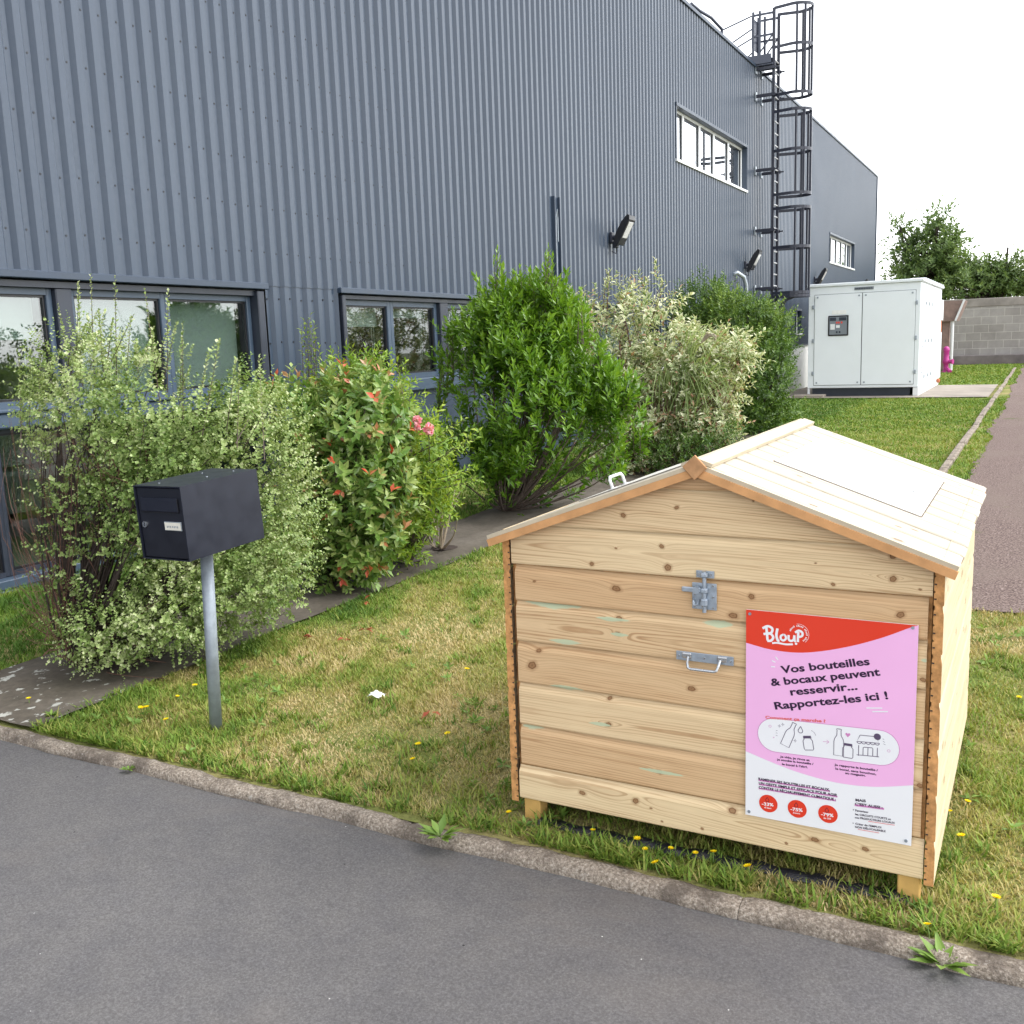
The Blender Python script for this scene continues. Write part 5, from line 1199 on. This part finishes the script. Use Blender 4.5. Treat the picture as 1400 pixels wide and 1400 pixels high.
one('stem', 'bark', t6, lambda mb: (branches(mb, base, P[rv.choice(len(P), 90, False)], rv, .012, .003, 6, 5, .08, -.25), [branches(mb, base, [at(x, y, 8.5)], rv, .028, .012, 6, 6, .05, -.3) for x, y in ((680, 560), (720, 520), (770, 560), (660, 600))], [mb.tube([a, a+dv_*.6, a+dv_*.98], [.007, .005, .002], 4, caps=False) for a, dv_ in zip(Bt, Dt)]))
# 5 cream variegated dogwood
base = at(880, 655, 11.6); base[2] = 0; t7 = shrub('cream_shrub', 'wide shrub of cream edged leaves on reddish stems behind the wooden crate', 'shrub', base)
env = Env([(840, 470, 12.0, 62, 75, .7), (900, 560, 11.9, 90, 65, .7), (960, 520, 11.8, 60, 60, .55), (870, 610, 11.5, 65, 45, .5), (890, 440, 12.2, 70, 50, .6), (960, 585, 11.6, 45, 35, .4), (990, 495, 11.7, 38, 28, .35), (850, 540, 11.7, 55, 60, .5), (800, 430, 12.2, 30, 40, .4)])
P, O = env.sample(2900, rv, .5, 1.0); gk = np.linalg.norm((P-at(935, 545, 11.4))*np.array([1, .6, 1]), axis=1) < .42; k = (wob(P, 2.4, 78)+rv.normal(0, .35, len(P)) > -.4) & ~(gk & (rv.uniform(size=len(P)) < .25)); X_, Y_ = proj(P); k &= ~((Y_ < 475) & (X_ < 925) & (rv.uniform(size=len(P)) < .45)) & ~((Y_ < 445) & (X_ > 925)); P, O = P[k], O[k]
lowz = np.clip((1.15-P[:, 2])/1., 0, 1)
tf7 = lambda k, n, t, P_: np.where(rv.uniform(size=(k, n)) < .07+.14*lowz[:, None], .97, np.clip(.22+rv.normal(0, .14, (k, n)), 0, .7))
parts = [shoots_to_leaves(P, uptilt(O, .4, rv, .35), rv.uniform(.14, .32, len(P)), 14, .095, .036, 1.2, tf7, rng=rv, edge=lambda a: np.where(a > .9, a, np.clip(a+.48, 0, .85)), droop=.2)]
Bt = []; Dt = []
for (x0, y0), (x1, y1) in [((830, 430), (836, 372)), ((825, 420), (828, 380)), ((880, 440), (912, 378)), ((890, 440), (905, 388)), ((985, 500), (1035, 480)), ((980, 520), (1028, 495)), ((960, 590), (1012, 570)), ((800, 440), (785, 425)), ((855, 440), (850, 405)), ((930, 470), (950, 445)), ((975, 600), (1005, 605)), ((1000, 500), (1040, 487))]:
    for r_ in range(2): a = at(x0, y0, 11.9); b_ = at(x1+rv.normal(0, 4), y1+rv.normal(0, 4), 11.9+rv.normal(0, .1)); Bt.append(a); Dt.append(b_-a)
Bt, Dt = np.array(Bt), np.array(Dt); parts.append(shoots_to_leaves(Bt, Dt, np.linalg.norm(Dt, axis=1), 16, .10, .036, 1.2, lambda k, n, t, P_: np.clip(.33+rv.normal(0, .12, (k, n)), 0, .7), rng=rv, edge=lambda a: np.clip(a+.4, 0, .85)))
add_foliage(t7, parts, 'cornus')
one('stem', 'twig_red', t7, lambda mb: (branches(mb, base, P[rv.choice(len(P), 200, False)], rv, .014, .004, 5, 4, .10, -.1), [mb.tube([a-dv_*.4, a+dv_*.98], [.006, .002], 4, caps=False) for a, dv_ in zip(Bt, Dt)]))
# 6 striped ornamental grass
base = at(915, 640, 11.5); base[2] = 0; t8 = shrub('ornamental_grass', 'fountain of striped ornamental grass in the middle of the cream shrub', 'grass clump', base)
def arching(n, tips, h, w):
    Vs, Ts, As = [], [], []; S = 7; o = 0
    for i in range(n):
        x, y = tips(i); tip = at(x, y, 11.3+rv.normal(0, .25)); b0 = base+np.array([rv.normal(0, .13), rv.normal(0, .13), .05]); top = at(x*.55+915*.45+rv.normal(0, 12), min(y, 500)-rv.uniform(10, 55), 11.4)
        tt = np.linspace(0, 1, S)[:, None]; C = (1-tt)**2*b0+2*tt*(1-tt)*(top*1.0+np.array([0, 0, .3]))+tt**2*tip
        d = np.gradient(C, axis=0); sd = nrm(np.cross(d, rv.normal(size=3))); wd = (w*np.array([.7, 1, 1, 1, .85, .55, .08]))[:, None]
        Vs.append(np.stack([C-sd*wd/2, C, C+sd*wd/2], 1).reshape(-1, 3)); e = rv.uniform(.55, 1.); m = rv.uniform(.1, .5); As.append(np.tile([m, e, m], S))
        for j in range(S-1):
            for q in (0, 1): a = o+j*3+q; Ts += [(a, a+1, a+4), (a, a+4, a+3)]
        o += S*3
    return np.concatenate(Vs), np.array(Ts), np.concatenate(As)
add_foliage(t8, [arching(60, lambda i: (rv.uniform(890, 1005), rv.uniform(485, 590)), 1.7, .016), arching(60, lambda i: (rv.uniform(940, 1025), rv.uniform(450, 560)), 1.7, .018)], 'miscan', 'blade')
one('plume', 'twig_pale', t8, lambda mb: [mb.tube([at(x0, y0, 11.3), at((x0+x1)/2, y1-2, 11.3), at(x1, y1, 11.3), at(x1+1, y1+9, 11.3)], [.01, .022, .018, .004], 5) for x0, y0, x1, y1 in ((958, 470, 976, 458), (962, 466, 978, 460))])
one('dead_stem', 'twig_red', t8, lambda mb: [branches(mb, base+np.array([rv.normal(0, .12), rv.normal(0, .12), 0]), [at(rv.uniform(890, 945), rv.uniform(500, 570), 11.35)], rv, .006, .003, 4, 3, .05) for i in range(40)])
# 7 dark bush beyond
base = at(1005, 600, 16.8); base[2] = 0; t9 = shrub('dark_bush', 'dense dark green bush at the far end of the planting, left of the white cabinet', 'bush', base)
env = Env([(1000, 490, 17.2, 70, 90, 1.1), (1040, 530, 16.6, 52, 70, .8), (965, 425, 17.6, 42, 38, .7), (1010, 440, 17.3, 50, 50, .8), (1060, 470, 17.0, 28, 45, .5), (1000, 580, 16.6, 60, 40, .7), (930, 440, 17.6, 18, 30, .4), (1045, 570, 16.5, 40, 30, .5)])
P, O = env.sample(5200, rv, .5, 1.0); X_, Y_ = proj(P); k = (wob(P, 2.0, 79)+rv.normal(0, .35, len(P)) > -.4) & ~((X_ > 993) & (Y_ < 408+(X_-993)*.25)) & ~((X_ > 1078) & (Y_ < 535)) & ~(X_ > 1090); P, O = P[k], O[k]
tf9 = lambda k, n, t, P_: np.clip(.36+rv.normal(0, .14, (k, n))+.2*t[None]+.18*wob(P_.reshape(-1, 3), 2.2, 80).reshape(k, n), 0, 1)
add_foliage(t9, [shoots_to_leaves(P, uptilt(O, .5, rv, .35), rv.uniform(.14, .36, len(P)), 16, .07, .03, 1.1, tf9, rng=rv)], 'darkbush')
one('stem', 'bark_dark', t9, lambda mb: branches(mb, base, P[rv.choice(len(P), 140, False)], rv, .02, .005, 5, 4, .10, -.1))
# 8 small flat bush in the shade at the foot of the cream shrub
base = at(930, 640, 11.0); base[2] = 0; t10 = shrub('low_bush', 'low dark green bush in the shade at the foot of the cream shrub', 'bush', base)
env = Env([(930, 625, 11.1, 65, 28, .4), (980, 605, 11.3, 40, 30, .4)]); P, O = env.sample(420, rv, .4, 1.0)
add_foliage(t10, [shoots_to_leaves(P, uptilt(O, .5, rv, .3), rv.uniform(.1, .2, len(P)), 12, .05, .018, 1.1, lambda k, n, t, P_: np.clip(.3+rv.normal(0, .15, (k, n)), 0, 1), rng=rv)], 'darkbush')
one('stem', 'bark_dark', t10, lambda mb: branches(mb, base, P[rv.choice(len(P), 40, False)], rv, .01, .003, 4, 4, .1))

# ---------------------------------------------------------------- trees beyond the wall
def tree(label, ells, base, nsh, L, W, tint0, trunk_r, tips, seed, lo=.3, leafn=12, shl=(.5, 1.1), thr=-.25):
    r = np.random.default_rng(seed); t = thing('tree', label, 'tree', tuple(base), 'trees beyond the block wall'); env = Env(ells)
    P, O = env.sample(nsh, r, lo, 1.0); k = wob(P, .9, seed+1)+r.normal(0, .35, len(P)) > thr; P, O = P[k], O[k]
    tf = lambda k, n, t_, P_: np.clip(tint0+r.normal(0, .15, (k, n))+.18*wob(P_.reshape(-1, 3), 1., seed+2).reshape(k, n)+.12*t_[None], 0, 1)
    parts = [shoots_to_leaves(P, uptilt(O, .35, r, .4), r.uniform(*shl, len(P)), leafn, L, W, 1.15, tf, rng=r)]
    add_foliage(t, parts, 'tree', 'crown')
    one('trunk', 'bark_dark', t, lambda mb: ([branches(mb, base, [at(*q)], r, trunk_r, trunk_r*.25, 7, 7, .04, -.3) for q in tips], branches(mb, at(*tips[0])*.55+np.asarray(base)*.45, P[r.choice(len(P), min(len(P), 90), False)], r, trunk_r*.4, .015, 5, 4, .1)))
    return t
b = at(1272, 500, 58); b[2] = 0
tree('tall loose leafy tree rising behind the white cabinet against the sky', [(1268, 385, 58, 48, 35, 2.2), (1285, 350, 58, 30, 35, 1.6), (1281, 305, 58, 14, 22, .9), (1255, 345, 58, 22, 24, 1.2), (1228, 312, 58, 15, 12, .7), (1232, 343, 58, 22, 9, .8), (1300, 370, 57.5, 22, 22, 1.2), (1288, 325, 58, 18, 18, .9), (1240, 370, 58, 20, 16, 1.), (1218, 347, 58, 12, 5, .5), (1258, 318, 58, 12, 10, .6), (1242, 328, 58, 10, 9, .6)],
     b, 1050, .30, .13, .42, .22, [(1283, 298, 58), (1230, 308, 58), (1222, 346, 58), (1300, 350, 58)], 101, .2, 12, (.4, .9))
b = at(1345, 500, 56); b[2] = 0
tree('dense lower tree behind the right end of the block wall', [(1330, 400, 56, 45, 26, 2.2), (1360, 385, 56, 32, 28, 1.8), (1318, 375, 56.5, 25, 20, 1.5), (1350, 365, 56, 15, 10, .8), (1378, 350, 56, 6, 14, .4), (1376, 382, 56, 16, 14, .9)], b, 850, .28, .12, .40, .18, [(1378, 338, 56), (1345, 362, 56), (1320, 365, 56)], 102, .2, 12, (.4, .9))
b = at(1420, 500, 56); b[2] = 0
tree('bright green tree cut off by the right edge behind the block wall', [(1412, 385, 56, 26, 22, 1.6), (1440, 370, 56, 40, 40, 2.), (1400, 400, 55.5, 18, 16, 1.1)], b, 560, .28, .12, .58, .18, [(1412, 368, 56), (1440, 345, 56)], 103, .2, 12, (.4, .9))
# trees and hedge across the yard, seen mirrored in the windows
def tree_row():
    r = np.random.default_rng(110); C = []
    for i in range(80):
        y = 4+i*.65; h = 2.3+.35*math.sin(i*.9)+.3*math.sin(i*2.3) if y < 31 else 4.8+.8*math.sin(i*.5)
        if 14.5 < y < 17.5 or 25.5 < y < 29.5: h += .8
        for k in range(34): C.append((13+r.normal(0, .9), y+r.normal(0, .5), r.uniform(0, h)))
    P = np.array(C); O = nrm(r.normal(size=P.shape)+np.array([0, 0, .4]))
    v, t, a = shoots_to_leaves(P, O, r.uniform(.4, .8, len(P)), 12, .16, .08, 1.1, lambda k, n, t_, P_: np.clip(.35+r.normal(0, .2, (k, n)), 0, 1), rng=r)
    o = np_mesh('tree_row', v, t, 'tree', None, {'tint': a}); tag(o, 'row of hedge and trees across the yard, mirrored in the ground floor windows', 'trees', kind='stuff')
tree_row()

# ---------------------------------------------------------------- small things on the ground
FLW = [(39, 955), (241, 952), (190, 966), (229, 983), (266, 937), (201, 967), (636, 914), (573, 1016), (614, 1001), (567, 1037), (697, 1109), (811, 1138), (870, 1146), (883, 1160), (915, 1161), (951, 1167), (902, 1178), (977, 1167), (1027, 1185), (1271, 1268), (1320, 1095), (1298, 1110), (1359, 1227), (1318, 1143), (1393, 953)]
def dandelion(loc, first):
    t = thing('dandelion', None, 'flower', loc, 'yellow flowers in the lawn'); r = np.random.default_rng(9); n = 22; a = np.linspace(0, 4*PI, n); rad = np.where(np.arange(n) < 11, 1., .6)
    h = .045; c = np.array(loc)+np.array([0, 0, h]); d = np.c_[np.cos(a), np.sin(a), .35+.4*(np.arange(n) >= 11)]
    v, tt, aa = leaf_arrays(np.repeat(c[None], n, 0), d, np.repeat([[0, 0, 1.]], n, 0)+.001, .0145*rad, np.full(n, .0095), r.uniform(0, 1, n), None, .02)
    np_mesh('flower_head', v, tt, 'petal', t, {'tint': aa})
    one('stem', 'weed_stem', t, lambda mb: mb.tube([loc, (loc[0]+.003, loc[1], h*.5), tuple(c)], .0016, 5)); return t
MAT['weed_stem'] = plain('green_stem', (.12, .2, .04), .6)
fpos = [gr(x, y, .045) for x, y in FLW]; first = dandelion((float(fpos[0][0]), float(fpos[0][1]), 0.), True); flowers = [first]
for i, q in enumerate(fpos[1:]):
    c = copy_tree(first, None, (float(q[0]), float(q[1]), 0.)); s = rv.uniform(.75, 1.15); c.scale = (s, s, rv.uniform(.9, 1.05)); c.rotation_euler = (rv.normal(0, .18), rv.normal(0, .18), rv.uniform(0, 6)); flowers.append(c)
lab = {0: 'yellow flower alone on the bare weed mat at the left edge'}
for i in range(1, 6): lab[i] = 'small yellow flower in the green grass left of the mailbox post'
for i in range(6, 10): lab[i] = 'tiny yellow flower in the open lawn between the mailbox and the crate'
lab[10] = 'yellow flower just left of the front left leg of the crate'
for i in range(11, 19): lab[i] = 'bright yellow flower in the verge between the kerb and the front of the crate'
lab[19] = 'yellow flower on the kerb edge right of the front right leg of the crate'
for i in (20, 21, 22, 23): lab[i] = 'yellow flower in the lawn to the right of the crate'
lab[24] = 'yellow flower by the far side lawn at the right edge'
for i, f in enumerate(flowers): f['label'] = lab[i]
# kerb weeds
for px, py, s, lb in ((1288, 1318, .085, 'flat broad leaved weed growing from the kerb joint at lower right'), (602, 1143, .08, 'small green weed on the kerb below the crate, left of its front leg'), (176, 1052, .035, 'tiny weed at the foot of the kerb on the left'), (770, 1186, .03, 'tiny sprig of weed at the kerb in front of the crate'), (70, 978, .04, 'tuft of weed on the weed mat at the far left')):
    c = gr(px, py, -.018 if px not in (70, 602) else .02); t = tag(empty('weed', tuple(c)), lb, 'weed', 'weeds sprouting along the kerb'); r = np.random.default_rng(px); n = int(16+s*160); a = r.uniform(0, 2*PI, n); d = np.c_[np.cos(a)*1.2, np.sin(a)*.7, r.uniform(.1, .7, n)]; d[:, 1] -= .15
    v, tt, aa = leaf_arrays(c+d*np.array([.2, .2, .05])*s*r.uniform(0, 1, (n, 1)), d, np.repeat([[0.01, 0.02, 1.]], n, 0), s*r.uniform(.45, 1, n), s*r.uniform(.2, .36, n), r.uniform(0, 1, n), None, .04)
    np_mesh('leaf', v, tt, 'weed', t, {'tint': aa})
for i, (px, py, lb) in enumerate(((425, 869, 'curled red fallen leaf on the lawn nearest the mailbox'), (500, 861, 'red fallen leaf on the lawn under the red tipped shrub'), (473, 875, 'dark red fallen leaf between two brighter ones on the lawn'), (589, 972, 'reddish fallen leaf in the middle of the lawn'), (499, 822, 'red fallen leaf at the edge of the weed mat'))):
    c = gr(px, py, .03); r = np.random.default_rng(i); n = 3
    v, tt, aa = leaf_arrays(np.repeat(c[None], n, 0)+r.normal(0, .006, (n, 3)), r.normal(size=(n, 3))*np.array([1, 1, .2]), np.repeat([[.2, .1, 1.]], n, 0), np.full(n, .05), np.full(n, .026), r.uniform(0, 1, n), None, .2)
    o = np_mesh('fallen_leaf', v-c, tt, 'redleaf', None, {'tint': aa}); o.location = c; tag(o, lb, 'leaf', 'red fallen leaves on the lawn')
def litter(mb):
    c = gr(515, 955, .02); n = 9; r = random.Random(3); vs = []
    for i in range(n):
        for j in range(n):
            u, v = i/(n-1)-.5, j/(n-1)-.5; vs.append((c[0]+u*.07+r.uniform(-.004, .004), c[1]+v*.05+r.uniform(-.004, .004), .035+.022*math.exp(-(u*u+v*v)*7)+r.uniform(-.007, .007)))
    mb.add(vs, [(i*n+j, (i+1)*n+j, (i+1)*n+j+1, i*n+j+1) for i in range(n-1) for j in range(n-1)])
tag(one('paper_scrap', 'paper', None, litter), 'crumpled white paper scrap lying on the lawn left of the crate', 'litter')
